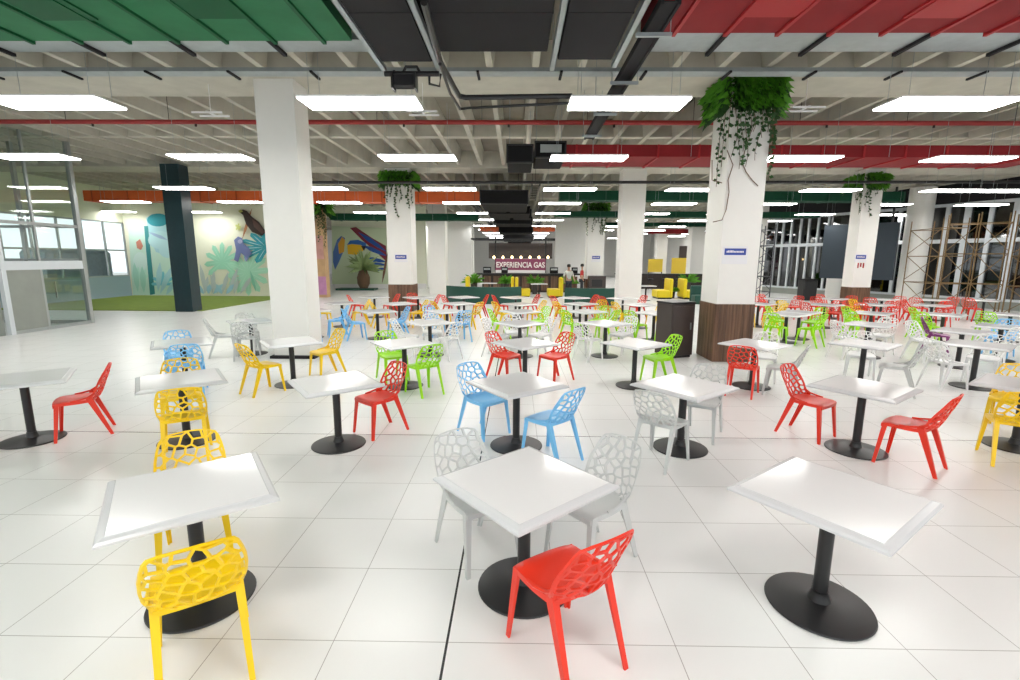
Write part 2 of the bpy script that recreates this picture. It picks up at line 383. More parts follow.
def leg_mesh(sx, front):
    mb = MB()
    if front: p, q = Vector((sx * .178, -.190, .435)), Vector((sx * .206, -.235, 0)); w0, w1 = (.046, .040), (.026, .026)
    else: p, q = Vector((sx * .172, .120, .475)), Vector((sx * .184, .275, 0)); w0, w1 = (.040, .058), (.026, .028)
    # an angled section: broad tapering blade with a stiffening flange
    mb.bar(p, q, w0[0], .016, w1[0], .012)
    d = Vector((sx * .5 * w0[0] - sx * .008, 0, 0)); e = Vector((sx * .5 * w1[0] - sx * .006, 0, 0))
    o1, o2 = Vector((0, w0[1] * .4 * (1 if front else -1), 0)), Vector((0, w1[1] * .35 * (1 if front else -1), 0))
    mb.bar(p + d + o1, q + e + o2, .014, w0[1], .011, w1[1])
    return mb
CH = {}
CHCOL = dict(yellow=(.93, .62, .0), red=(.80, .035, .012), lime=(.36, .80, .004), blue=(.20, .56, .92), grey=(.58, .60, .59), white=(.86, .87, .86), purple=(.20, .03, .16))
CHNAME = dict(yellow='yellow', red='red', lime='lime green', blue='light blue', grey='pale grey', white='white', purple='purple')
def make_chair(c):
    m = mat('plastic_' + c, CHCOL[c], .32)
    r = thing('plastic_chair', 'x', 'chair')
    SEAT_MB.build('seat', m, r, True); BACK_MB.build('backrest', m, r, True)
    for sx in (-1, 1):
        leg_mesh(sx, True).build('leg', m, r); leg_mesh(sx, False).build('leg', m, r)
    return r
def chair(c, x, y, ang, label, group):                            # ang = direction its back points to
    if c not in CH: CH[c] = make_chair(c); o = CH[c]
    else: o = copy_tree(CH[c])
    o.location = (x, y, 0); o.rotation_euler.z = R(ang - 90); o['label'] = label; o['group'] = group; return o

SIDE = {'A': (37, 'far right'), 'B': (127, 'far left'), 'C': (217, 'near left'), 'D': (307, 'near right')}
ROWN = ['front row', 'second row', 'third row', 'fourth row', 'fifth row', 'sixth row', 'back row']
# (x, y, [(colour, side[, x, y, angle])]) ; explicit x, y, angle where the photo shows them well
ROWS = [
 [(-1.91, 2.61, [('yellow', 'D', -1.60, 2.16, -55), ('yellow', 'B', -2.22, 3.04, 122)]),
  (.06, 2.76, [('grey', 'B', -.27, 3.13, 126), ('grey', 'A', .53, 3.08, 37), ('red', 'D', .27, 2.27, -57)]),
  (1.85, 2.63, [])],
 [(-5.5, 5.12, [('red', 'A', -5.12, 5.31, 37), ('red', 'C', -6.1, 4.82, 217)]),
  (-3.74, 5.15, [('yellow', 'D', -3.44, 4.72, -58), ('yellow', 'B', -4.06, 5.58, 122)]),
  (-1.98, 5.08, [('red', 'A', -1.63, 5.50, 48)]),
  (.01, 5.10, [('blue', 'B', -.38, 5.50, 135), ('blue', 'D', .38, 4.78, -45)]),
  (1.83, 5.07, [('grey', 'C', 1.50, 4.72, 228), ('grey', 'A', 2.2, 5.48, 55)]),
  (3.76, 5.07, [('red', 'B', 3.49, 5.53, 126), ('red', 'D', 4.02, 4.71, -53)]),
  (5.65, 5.22, [('yellow', 'C', 5.17, 4.80, 238), ('yellow', 'A', 6.03, 5.68, 40)])],
 [(-5.36, 7.5, [('blue', 'D', -5.02, 7.1, -60), ('blue', 'B', -5.72, 7.9, 125)]),
  (-3.67, 7.64, [('yellow', 'C', -3.92, 7.16, 238), ('yellow', 'A', -3.36, 8.28, 48)]),
  (-1.81, 7.6, [('lime', 'B'), ('lime', 'D', -1.42, 7.2, -50)]),
  (.15, 7.67, [('red', 'B', -.2, 8.1, 145), ('red', 'A', .68, 8.06, 40)]),
  (1.95, 7.72, [('lime', 'A', 2.44, 7.98, 14)]),
  (3.9, 7.75, [('red', 'C', 3.53, 7.3, 236), ('grey', 'D', 4.14, 7.30, -35), ('white', 'A', 4.3, 8.2, 60)]),
  (5.75, 7.85, [('grey', 'D', 5.98, 7.42, -40), ('white', 'A', 6.1, 8.4, 60)]),
  (7.6, 7.85, [('white', 'C', 7.05, 7.78, 190), ('white', 'A', 8.08, 8.2, 37)])],
 [(-5.72, 10.15, [('grey', 'C', -6.2, 9.9, 210), ('grey', 'B'), ('grey', 'D', -5.55, 9.62, -72)]),
  (-1.85, 10.15, [('white', 'C', -2.33, 10.0, 175), ('white', 'B', -1.9, 10.7, 105), ('white', 'D', -1.42, 9.75, -40)]),
  (.08, 10.12, [('white', 'C', -.42, 10.1, 160), ('white', 'B', -.05, 10.7, 100), ('white', 'A', .55, 10.35, 32)]),
  (1.92, 10.2, [('white', 'C', 1.5, 9.82, 226), ('white', 'A', 2.35, 10.5, 35)]),
  (7.6, 10.34, [('white', 'C', 7.05, 10.2, 195), ('white', 'A', 8.1, 10.62, 30)]),
  (8.75, 9.4, [('white', 'B', 8.5, 9.98, 105)]),
  (10.2, 10.1, [('purple', 'B', 9.45, 10.75, 140), ('blue', 'A', 10.62, 10.5, 30), ('white', 'C', 9.95, 9.5, 235)])],
 [(-5.35, 12.35, [('blue', 'A', -4.78, 12.6, 20), ('blue', 'D', -5.15, 11.8, -70)]),
  (-3.6, 12.3, [('blue', 'C', -4.12, 12.1, 200), ('blue', 'A', -3.1, 12.4, 10)]),
  (-1.8, 12.37, [('blue', 'B', -2.2, 12.72, 140), ('blue', 'D', -1.4, 11.95, -40)]),
  (.1, 12.45, [('lime', 'C', -.42, 12.3, 195), ('lime', 'A', .6, 12.65, 20)]),
  (1.84, 12.55, [('lime', 'C', 1.42, 12.15, 230), ('lime', 'A', 2.25, 12.95, 40), ('lime', 'D', 2.35, 12.3, -25)]),
  (3.55, 12.3, [('lime', 'C', 3.05, 12.15, 200), ('lime', 'D', 3.75, 11.75, -70)]),
  (6.85, 12.15, [('lime', 'C', 6.42, 11.85, 217), ('lime', 'D', 7.15, 11.6, -65)]),
  (7.5, 12.72, [('lime', 'B', 7.2, 13.2, 125), ('lime', 'A', 8.0, 12.9, 10)]),
  (9.3, 12.6, [('lime', 'C', 8.78, 12.4, 195), ('lime', 'B', 9.3, 13.2, 95)]),
  (10.95, 12.35, [('lime', 'C', 10.42, 12.2, 190), ('lime', 'B', 10.95, 12.95, 95)]),
  (12.8, 12.5, [('lime', 'C', 12.2, 12.45, 190), ('lime', 'D', 13.0, 11.95, -70)])],
 [(-5.3, 14.45, [('yellow', 'C', -5.85, 14.3, 190), ('yellow', 'A', -4.8, 14.6, 20)]),
  (-3.55, 14.42, [('yellow', 'C', -4.08, 14.3, 195), ('yellow', 'A', -3.0, 14.5, 5)]),
  (-1.75, 14.55, [('yellow', 'C', -2.28, 14.5, 190), ('yellow', 'D', -1.3, 14.25, -30)]),
  (.1, 14.5, [('yellow', 'C', -.42, 14.4, 195), ('yellow', 'A', .6, 14.65, 20)]),
  (1.97, 14.75, [('yellow', 'C', 1.42, 14.6, 195), ('yellow', 'A', 2.5, 14.9, 20)]),
  (3.75, 14.6, [('yellow', 'C', 3.2, 14.5, 195), ('yellow', 'A', 4.3, 14.7, 10)]),
  (7.6, 15.1, [('yellow', 'C', 7.1, 14.9, 205), ('yellow', 'D', 7.85, 14.55, -70), ('yellow', 'A', 8.15, 15.2, 5)]),
  (9.57, 14.95, [('red', 'C', 9.05, 14.8, 200), ('red', 'A', 10.05, 15.2, 25)]),
  (11.2, 15.1, [('yellow', 'B', 11.2, 15.7, 95), ('red', 'C', 10.7, 14.8, 205), ('red', 'A', 11.75, 15.2, 10)]),
  (12.9, 15.0, [('red', 'B', 12.8, 15.6, 95), ('red', 'A', 13.4, 15.2, 15)])],
 [(-5.0, 16.8, [('red', 'C', -5.6, 16.7, 190), ('red', 'A', -4.45, 16.9, 10)]),
  (-3.45, 16.75, [('red', 'B', -3.7, 17.3, 110), ('red', 'A', -3.0, 16.85, 10)]),
  (-1.86, 17.0, [('red', 'C', -2.36, 16.95, 190), ('red', 'A', -1.3, 17.0, 5)]),
  (-.02, 17.05, [('red', 'C', -.55, 16.95, 195), ('red', 'A', .52, 17.1, 10)]),
  (2.05, 17.05, [('red', 'C', 1.5, 16.9, 195), ('red', 'A', 2.6, 17.1, 10)]),
  (3.75, 16.9, [('red', 'C', 3.2, 16.7, 195), ('red', 'A', 4.3, 17.0, 10)]),
  (9.3, 17.2, [('red', 'C', 8.7, 17.1, 190), ('red', 'B', 9.3, 17.8, 95), ('red', 'A', 9.9, 17.2, 10)]),
  (11.35, 17.35, [('red', 'C', 10.8, 17.2, 190), ('red', 'B', 11.5, 17.95, 85), ('red', 'A', 11.95, 17.4, 5)]),
  (13.0, 17.2, [('red', 'C', 12.5, 17.0, 205), ('red', 'A', 13.6, 17.3, 10)]),
  (14.7, 17.1, [('red', 'C', 14.15, 17.0, 195), ('red', 'A', 15.22, 17.1, 5)]),
  (16.4, 17.0, [('red', 'C', 15.92, 16.9, 195)])]]
proto_t = None
for ri, row in enumerate(ROWS):
    for ti, (tx, ty, chs) in enumerate(row):
        if proto_t is None: proto_t = make_table(); o = proto_t
        else: o = copy_tree(proto_t)
        o.location = (tx, ty, 0); o.rotation_euler.z = R({(0, 0): 36.5, (0, 1): 41, (0, 2): 36}.get((ri, ti), 38 + random.uniform(-2, 2)))
        tn = 'leftmost' if ti == 0 else 'rightmost' if ti == len(row) - 1 else ORD[ti] + ' from left'
        if chs:
            cs = ' and '.join(dict.fromkeys(c[0] for c in chs))
            o['label'] = f'white square table, {cs} chairs, {tn} in the {ROWN[ri]}'
        else: o['label'] = 'white square pedestal table with no chairs, rightmost in the front row'
        o['group'] = 'white cafe tables of the ' + ROWN[ri]
        for ch in chs:
            c, s = ch[0], ch[1]; ang, sn = SIDE[s]
            if len(ch) > 2: x, y, ang = ch[2:]
            else: x, y = tx + .53 * math.cos(R(ang)), ty + .53 * math.sin(R(ang))
            dd = math.hypot(x - tx, y - ty)
            if dd < .46: x, y = tx + (x - tx) * .46 / dd, ty + (y - ty) * .46 / dd
            if ri >= 4 and len(ch) > 2:                           # the far seats stand at the table sides, turned a little at random
                base = SIDE[s][0]; ang = base + ((ang - base + 180) % 360 - 180) * .35 + random.uniform(-12, 12)
            tn2 = 'leftmost table' if ti == 0 else 'rightmost table' if ti == len(row) - 1 else ORD[ti] + ' table from left'
            chair(c, x, y, ang, f'{CHNAME[c]} lattice-back chair, {sn} side of {tn2}, {ROWN[ri]}', f'{CHNAME[c]} chairs of the {ROWN[ri]}')

# ------------------------------------------------------------------ ceiling lights
def make_lamp():
    r = thing('ceiling_light', 'x', 'ceiling light')
    L, W = .85, .29
    MB().box(-L, L, -W, W, .02, .045).build('housing', M['lampframe'], r)
    for k in range(3):
        x0 = -L + L * 2 / 3 * k; MB().box(x0 + .008, x0 + L * 2 / 3 - .008, -W + .008, W - .008, 0, .02).build('diffuser', M['lamp'], r)
    for sx in (-1, 1):
        for sy in (-1, 1): MB().tube([(sx * .7, sy * .2, .045), (sx * .7, sy * .2, 1.12)], .004, 5).build('hanger_wire', M['galv'], r)
    return r
LZ = 4.3
LROWS = [(7.52, [-6.88, -2.3, 1.6, 6.22]), (11.38, [-11.1, -6.98, -2.25, 1.6, 6.3, 10.07]), (16.3, [-11.0, -6.5, -2.2, 1.72, 5.75, 10.17, 14.1, 15.9]),
         (20.3, [-16.2, -11.4, -7.3, -2.18, 1.75, 6.4, 10.4, 15.0, 18.8]), (24.7, [-20.3, -15.9, -7.28, -2.16, 1.8, 6.7, 10.4, 14.8, 18.76]),
         (28.8, [-7.3, -2.18, 1.85, 6.7, 10.3, 15.0]), (34, [-7.2, -2.15, 1.9, 6.7, 10.7, 15.5]), (38.5, [-7.2, -2.15, 1.9, 6.7, 10.7, 15.5]),
         (43.5, [-7.2, -2.15, 2.0, 6.7, 10.7, 15.5]), (48, [-7.2, -2.15, 2.0, 6.7, 10.7, 15.5]), (53, [-2.1, 2.1, 6.7, 10.7])]
proto_l = None; ln = 0
for i, (y, xs) in enumerate(LROWS):
    for j, x in enumerate(xs):
        if proto_l is None: proto_l = make_lamp(); o = proto_l
        else: o = copy_tree(proto_l)
        o.location = (x, y, LZ)
        nm = 'leftmost' if j == 0 else 'rightmost' if j == len(xs) - 1 else ORD[j] + ' from left'
        rn = ('nearest' if i == 0 else ORD[i] if i < len(LROWS) - 1 else 'farthest')
        o['label'] = f'hanging rectangular three-panel ceiling light, {nm} in the {rn} lamp row'; o['group'] = 'hanging light panels'
# the same lamps go on over the seats beside and behind the camera
for (x, y) in ((10.2, 7.52), (-11.2, 7.52), (-6.8, .9), (-2.2, .9), (1.6, .9), (6.1, .9), (10.1, .9), (-11.2, .9), (-6.8, -3), (-2.2, -3), (1.6, -3), (6.1, -3), (14.4, 7.52), (14.4, 11.38)):
    o = copy_tree(proto_l); o.location = (x, y, LZ)
    o['label'] = 'hanging ceiling light beyond the picture edge, %s in the %s row' % ({-11: 'far left', -7: 'left', -2: 'centre left', 2: 'centre right', 6: 'right', 10: 'farther right', 14: 'farthest right'}[round(x)], {1: 'overhead', -3: 'rearmost', 8: 'nearest', 11: 'second'}[round(y)]); o['group'] = 'hanging light panels'

# ------------------------------------------------------------------ ducts, pipes and trays under the slab
def duct_x(x0, x1, y0, y1, z0, z1, m, mf, label, name='air_duct', step=1.15, grille=()):
    r = thing(name, label, 'duct', ((x0 + x1) / 2, (y0 + y1) / 2, z0)); cx, cy = (x0 + x1) / 2, (y0 + y1) / 2
    MB().box(x0 - cx, x1 - cx, y0 - cy, y1 - cy, 0, z1 - z0).build('duct_body', M[m], r)
    x = x0 + .4; n = 0
    while x < x1 and n < 60:
        f = MB(); a, b, c_, d, e, g = x - cx - .022, x - cx + .022, y0 - cy - .03, y1 - cy + .03, -.03, z1 - z0
        f.box(a, b, c_, d, e, 0).box(a, b, c_, y0 - cy, 0, g).box(a, b, y1 - cy, d, 0, g).build('flange', M[mf], r)
        x += step; n += 1
    x = x0 + .8; n = 0
    while x < x1 - .2 and n < 12:
        h = MB()
        h.tube([(x - cx, y0 - cy - .03, 0), (x - cx, y0 - cy - .03, SLABZ - z0)], .006, 5).build('hanger_rod', M['galv'], r)
        x += max(2.4, (x1 - x0) / 10); n += 1
    for gx, gy in grille:
        MB().box(gx - cx - .32, gx - cx + .32, gy - cy - .28, gy - cy + .28, -.02, 0).build('grille', M[mf], r)
    return r
ZG = 4.75
yf = at(175, 41, ZG).y; ga, gb = at(47, 6, ZG), at(205, 4, ZG)
duct_x(-14, at(349, 37, ZG).x, 1.6, yf, ZG, ZG + .45, 'green', 'green_dark', 'wide green painted air duct at upper left with dark green flanges', step=.62, grille=((ga.x, ga.y), (gb.x, gb.y)))
yf2 = at(800, 33, ZG).y; ga, gb = at(785, 2, ZG), at(955, 3, ZG)
duct_x(at(640, 34, ZG).x, 14, 1.6, yf2, ZG, ZG + .45, 'red_duct', 'red_dark', 'wide red painted air duct at upper right with bright red flanges', step=.62, grille=((ga.x, ga.y), (gb.x, gb.y)))
for nm, x0, x1, z in (('left', -14, -1.95, ZG + .06), ('right', 1.72, 14, ZG + .06)):     # grey plate tray beyond each duct
    y0, y1 = (yf if nm == 'left' else yf2) + .1, at(700, 52, z).y
    r = thing('cable_tray', f'wide flat grey perforated cable tray behind the {"green" if nm == "left" else "red"} duct', 'cable tray', ((x0 + x1) / 2, y0, z)); cx = (x0 + x1) / 2
    MB().box(x0 - cx, x1 - cx, 0, y1 - y0, 0, .01).box(x0 - cx, x1 - cx, 0, .01, 0, .08).box(x0 - cx, x1 - cx, y1 - y0 - .01, y1 - y0, 0, .08).build('tray_plate', M['galv'], r)
    x = x0 + .8
    while x < x1: MB().box(x - cx, x - cx + .05, -.05, y1 - y0 + .05, -.04, 0).build('bracket', M['charcoal'], r); x += 1.25
z = 5.05; p0 = at(500, 74, z)
r = thing('cable_tray', 'long slim grey mesh cable tray running across above the near pillar tops', 'cable tray', (0, p0.y, z))
t = MB().box(-16, 16, -.11, .11, 0, .008).box(-16, 16, -.115, -.105, 0, .06).box(-16, 16, .105, .115, 0, .06); t.build('tray_plate', M['galv'], r)
for k in range(24):
    x = -15.5 + 1.35 * k; MB().box(x - .02, x + .02, -.16, .2, -.03, 0).build('bracket', M['charcoal'], r)
# charcoal ducts running away overhead
ZC = 4.6; he = lambda px, py: at(px, py, ZC)
for (a, b, ye, nm) in ((at(380, 63, ZC).x, at(434, 62, ZC).x, at(405, 62, ZC).y, 'left'), (at(437, 52, ZC).x, at(549, 52, ZC).x, at(490, 52, ZC).y, 'wide middle'), (at(556, 60, ZC).x, at(613, 60, ZC).x, at(585, 60, ZC).y, 'right')):
    r = thing('air_duct', f'{nm} one of the three charcoal flat ducts overhead at top centre', 'duct', ((a + b) / 2, 1.4, ZC)); h = (b - a) / 2 - .02
    MB().bbox(-h, h, 0, ye - 1.4, 0, .4, .012).build('duct_body', M['charcoal'], r)
    y = .5
    while y < ye - 1.5: MB().box(-h - .004, h + .004, y, y + .02, -.004, .404).build('flange', M['charcoal'], r); y += 1.2
for px, nm in ((380, 'outer left'), (437, 'inner left'), (553, 'inner right'), (615, 'outer right')):
    X = at(px, 63, ZC).x; ye = at(px, 64, ZC).y + (.15 if px < 600 else .05)
    r = thing('hanger_rail', f'{nm} of four galvanised rails carrying the charcoal ducts', 'rail', (X, 1, ZC - .03))
    MB().box(-.035, .035, 0, ye - 1, 0, .012).box(-.035, -.028, 0, ye - 1, 0, .06).box(.028, .035, 0, ye - 1, 0, .06).build('channel', M['galv'], r)
    for y in (.8, 2.4, ye - 1.1): MB().tube([(0, y, .012), (0, y, 1.42)], .006, 5).build('hanger_rod', M['galv'], r)
# black fan bracket hanging at the end of the left charcoal duct
pa, pb = at(380, 66, ZC), at(436, 65, ZC)
r = thing('pipe_manifold', 'black pipe bar with valve box hanging at the end of the left charcoal duct', 'pipe', (pa.x, pa.y + .22, ZC - .02)); L = pb.x - pa.x
MB().tube([(0, 0, 0), (L, 0, 0)], .035, 10).tube([(.25, 0, 0), (.3, 0, .09), (.45, 0, .09), (.5, 0, 0)], .022).build('pipe', M['black'], r, True)
MB().bbox(.13, .42, -.08, .1, -.17, -.03, .01).build('valve_box', M['charcoal'], r)
for x in (.12, .43): MB().box(x - .012, x + .012, -.1, .1, -.21, .0).build('bracket', M['black'], r)
MB().tube([(.62, 0, 0), (.62, 0, -.13), (.76, 0, -.16), (.78, 0, 0)], .018).build('elbow_pipe', M['black'], r)
# black conduits
def pipe(pts, rad, label, m='black', name='conduit_pipe', cat='pipe', n=8):
    o = MB().tube(pts, rad, n).build(name, M[m], None, True); tag(o, label, cat); return o
zc = 4.53
pipe([at(424, 2, zc), at(440, 62, zc - .05), at(459, 96, zc - .1), at(466, 97.5, zc - .1), at(572, 96, zc - .1)], .038, 'thick black conduit bending round beside the left charcoal duct')
pipe([at(440, 64, zc - .15), at(450, 93, zc - .2), at(460, 109, zc - .2), at(468, 108, zc - .2), at(570, 103, zc - .2)], .02, 'thin black conduit sagging below the thick one')
t = MB(); a = at(670, 4, 4.75)
r = thing('cable_ladder', 'dark cable ladder running away overhead beside the red duct', 'cable ladder', (at(607, 110, 4.58).x, at(670, 4, 4.58).y, 4.58))
Ly = at(590, 140, 4.58).y - at(670, 4, 4.58).y
MB().box(-.10, -.07, 0, Ly, 0, .09).box(.07, .10, 0, Ly, 0, .09).box(-.07, .07, 0, Ly, .02, .03).build('side_rail', M['charcoal'], r)
for k in range(7):
    y = .6 + k * 1.5
    if y < Ly: ht = ZG - 4.58 if y + r.location.y < yf2 + .1 else SLABZ - 4.58; MB().box(-.2, .2, y, y + .04, -.04, 0).tube([(-.18, y, 0), (-.18, y, ht)], .006, 5).tube([(.18, y, 0), (.18, y, ht)], .006, 5).build('bracket', M['galv'], r)
# sprinkler main
yp = 11.35; zp = atY(510, 122.5, yp).z
r = thing('sprinkler_pipe', 'long thin red sprinkler pipe running across behind the near pillars', 'pipe', (0, yp, zp))
MB().tube([(-30, 0, -.0), (33, 0, 0)], .05, 10).build('pipe', M['redpipe'], r, True)
for k in range(26): 
    x = -29 + 2.35 * k; MB().tube([(x, 0, .03), (x, 0, SLABZ - zp)], .006, 5).build('hanger_rod', M['black'], r); MB().tube([(x + .6, 0, -.1), (x + .6, 0, -.03)], .025, 8).build('nozzle', M['black'], r)
# painted ducts farther back
def far_duct(pxa, pxb, ytop, ybot, Y, dep, m, mf, label, step=1.6):
    a, b = atY(pxa, ybot, Y), atY(pxb, ybot, Y); zt = atY((pxa + pxb) / 2, ytop, Y).z
    return duct_x(a.x, b.x, Y, Y + dep, (a.z + b.z) / 2, zt, m, mf, label, step=step)
far_duct(560, 1060, 145, 157, 12.4, 1.35, 'red_duct', 'red_dark', 'deep red air duct across the right half behind the near vine pillar', 1.0)
far_duct(84, 482, 191, 201.5, 21.6, .8, 'orange', 'orange_dark', 'orange air duct across the left half in front of the mural', 1.6)
far_duct(560, 905, 191, 200.5, 21.6, .8, 'green2', 'green2_dark', 'bottle green air duct across the right half, nearer one', 1.6)
far_duct(555, 820, 211.5, 217, 26.2, .7, 'green2', 'green2_dark', 'bottle green air duct across the right half, farther one', 2)
far_duct(330, 478, 213.5, 220, 26.6, .7, 'green2', 'green2_dark', 'bottle green air duct on the left behind the orange one', 2)
far_duct(480, 555, 227, 231, 36.2, .8, 'orange', 'orange_dark', 'distant orange air duct above the bar', 2)
far_duct(572, 720, 222.5, 226, 34, .8, 'green2', 'green2_dark', 'distant dark green air duct right of the bar ceiling', 2)
far_duct(650, 720, 229, 233.5, 41, .8, 'red_duct', 'red_dark', 'distant red air duct on the right', 2)
pipe([atY(300, 182.5, 17.6), atY(1020, 182, 17.6)], .05, 'black pipe running across in front of the second pillar row')
# black air handlers in the middle
def unit(pxa, pxb, y0, y1, Y, dep, label, screen=False):
    a, b = atY(pxa, y1, Y), atY(pxb, y0, Y); cx = (a.x + b.x) / 2; h = (b.x - a.x) / 2; H = b.z - a.z
    r = thing('air_handler', label, 'air handler', (cx, Y, a.z))
    MB().bbox(-h, h, 0, dep, 0, H, .02).build('casing', M['fanblack'], r)
    MB().box(-h - .015, h + .015, -.015, .02, 0, .03).box(-h - .015, h + .015, -.015, .02, H - .03, H).box(-h - .015, -h + .02, -.015, .02, 0, H).box(h - .02, h + .015, -.015, .02, 0, H).build('front_frame', M['black'], r)
    if screen: MB().box(-h + .12, h - .1, -.03, -.015, .12, H - .08).build('filter_panel', M['alu'], r)
    for sx in (-1, 1): MB().tube([(sx * (h - .05), dep / 2, H), (sx * (h - .05), dep / 2, SLABZ - a.z)], .008, 5).build('hanger_rod', M['galv'], r)
    return r
unit(507, 533, 144, 163, 11.4, 1.3, 'black box air handler hanging at centre, left of the framed one')
unit(535, 566, 141, 158, 11.7, 1.4, 'black framed air handler with pale filter panel hanging at centre', True)
DX = [(480, 528, 190, 204, 18.5, 3), (488, 530, 206, 214, 24, 2.4), (494, 531, 215, 224, 28.5, 2.6), (499, 533, 226, 233, 33.5, 2.4), (503, 534, 234, 240, 39, 4), (508, 531, 240.5, 246, 46, 5)]
for i, d in enumerate(DX): unit(*d, f'black air handler in the receding middle line, {ORD[i]} from the front')
for i, (xa, xb, ya, yb) in enumerate(((-1.35, -.5, 21.7, 23.7), (-.35, .45, 21.8, 23.7), (-1.3, -.4, 26.8, 28.2), (-.2, .8, 26.8, 28.2), (-1.2, -.3, 31.5, 33.2), (-.1, 1.0, 31.6, 33.2))):
    r = thing('air_duct', f'black box duct running away in the dark middle line, {ORD[i]} from the front', 'duct', ((xa + xb) / 2, ya, 4.25)); MB().bbox(-(xb - xa) / 2, (xb - xa) / 2, 0, yb - ya, 0, .5, .03).build('duct_body', M['fanblack'], r)
    for y_ in (.3, yb - ya - .3): MB().tube([(0, y_, .5), (0, y_, SLABZ - 4.25)], .01, 5).build('hanger_rod', M['black'], r)
for i, (px, y, Y) in enumerate(((536, 186, 16.5), (543, 205, 21), (540, 222, 29), (474, 205, 21), (489, 222, 29))):
    a = atY(px, y, Y); r = thing('cable_ladder', f'dark cable ladder beside the middle air handlers, {ORD[i]} one', 'cable ladder', (a.x, Y, a.z))
    MB().box(-.15, -.11, 0, 4.2, 0, .1).box(.11, .15, 0, 4.2, 0, .1).build('side_rail', M['black'], r)
    for k in range(8): MB().box(-.11, .11, .2 + .5 * k, .25 + .5 * k, .02, .05).build('rung', M['black'], r)
    for y_ in (.4, 3.8): MB().tube([(0, y_, .1), (0, y_, SLABZ - a.z)], .008, 5).build('hanger_rod', M['black'], r)
# small cross-shaped ceiling sensors
for i, (px, y) in enumerate(((211, 115), (423, 114), (805, 110))):
    a = at(px, y, 4.85); r = thing('ceiling_sensor', f'small white double-tube sensor hanging under the slab, {ORD[i]} from left', 'sensor', a)
    MB().box(-.3, .3, -.14, -.11, 0, .03).box(-.3, .3, .11, .14, 0, .03).build('tube', M['lampframe'], r); MB().tube([(0, 0, .03), (0, 0, .75)], .006, 5).box(-.02, .02, -.14, .14, .02, .04).build('mount', M['lampframe'], r)

# ------------------------------------------------------------------ left: entrance lobby, turf, windows, murals
g = MB().prism([(-20.6, 18.35), (-12.2, 18.35), (-12.2, 25.6), (-20.6, 25.6)], .0, .025); tag(g.build('turf_mat', M['turf']), 'green artificial turf laid in front of the left mural wall', 'turf', kind='stuff')
MW = 25.7
struct(MB().box(-20.8, -10.1, MW, MW + .2, 0, SLABZ), 'wall_left_mural', M['cream'])
struct(MB().box(-12.6, -6.2, 33.2, 33.4, 0, SLABZ), 'wall_parrot_mural', M['cream'])
struct(MB().box(-12.6, -6.2, 33.1, 33.2, 0, .35), 'baseboard_left', M['white_wall'])
XW = -20.8
struct(MB().box(XW - .2, XW, 8, MW, 0, 1.05), 'wall_left', M['bluegrey']); struct(MB().box(XW - .2, XW, 8, MW, 3.85, SLABZ), 'wall_left_upper', M['cream'])
wf = struct(MB().box(XW - .12, XW - .04, 8, MW, 1.05, 1.12).box(XW - .12, XW - .04, 8, MW, 3.78, 3.85).box(XW - .12, XW - .04, 8, MW, 2.36, 2.44), 'window_1', M['alu'])
for k in range(15): MB().box(XW - .12, XW - .04, 8.2 + 1.25 * k, 8.27 + 1.25 * k, 1.05, 3.85).build('mullion', M['alu'], wf)
MB().box(XW - .085, XW - .08, 8, MW, 1.1, 3.8).build('pane', M['glass_win'], wf)
struct(MB().box(-60, XW - .2, -6, 66, -.2, -.05), 'ground_outside', M['pave'])
# added van-shaped block standing in for vague letter-like shapes outside the windows
o = MB(); o.bbox(-27.2, -25.3, 26.0, 30.2, .35, 2.5, .25).bbox(-27.0, -25.5, 24.6, 26.1, .35, 1.6, .2).lathe([(.4, -.0), (.4, .35)], 16, (-26.2, 28)); tag(o.build('outside_stand_in', M['outside']), 'van-shaped blue-grey block standing in for vague shapes outside the left windows', 'van')
# lobby of glass and metal
r = thing('glass_lobby', 'glass and metal entrance lobby with door at the far left', 'lobby', (-13.4, 12.4, 0))
def lob(name, x0, x1, y0, y1, z0, z1, m): return MB().box(x0, x1, y0, y1, z0, z1).build(name, M[m], r)
lob('post', -.06, .06, 2.34, 2.46, 0, TOPZ, 'alu'); lob('post', -.06, .06, -.06, .06, 0, TOPZ, 'white_frame'); lob('post', -.03, .03, 1.0, 1.06, 0, TOPZ, 'alu')
lob('beam', -.05, .05, .06, 2.34, 1.70, 1.94, 'white_frame'); lob('rail', -.04, .04, .06, 2.34, 2.92, 3.0, 'alu'); lob('sill', -.05, .05, .06, 2.34, 0, .09, 'alu')
lob('panel', -.03, .03, .06, 1.0, .09, 1.72, 'stone'); lob('pane', -.004, .004, 1.06, 2.34, .09, 1.72, 'glass'); lob('pane', -.004, .004, .06, 2.34, 2.0, 2.92, 'glass'); lob('pane', -.004, .004, .06, 2.34, 3.0, TOPZ, 'glass')
lob('post', -3.4, -3.3, 2.34, 2.44, 0, TOPZ, 'alu'); lob('post', -1.75, -1.65, 2.34, 2.44, 0, TOPZ, 'alu'); lob('beam', -3.3, -.06, 2.35, 2.43, 1.72, 2.0, 'white_frame'); lob('sill', -3.3, -.06, 2.35, 2.43, 0, .1, 'alu'); lob('rail', -3.3, -.06, 2.36, 2.42, 2.92, 3.0, 'alu')
d = lob('door', -1.6, -.1, 2.39, 2.40, .1, 1.72, 'glass'); MB().box(-.9, -.86, 2.30, 2.33, .8, 1.3).build('door_handle', M['alu'], d)
struct(MB().box(-17, -13.46, 11.6, 12.3, 0, TOPZ), 'wall_lobby', M['stone'])
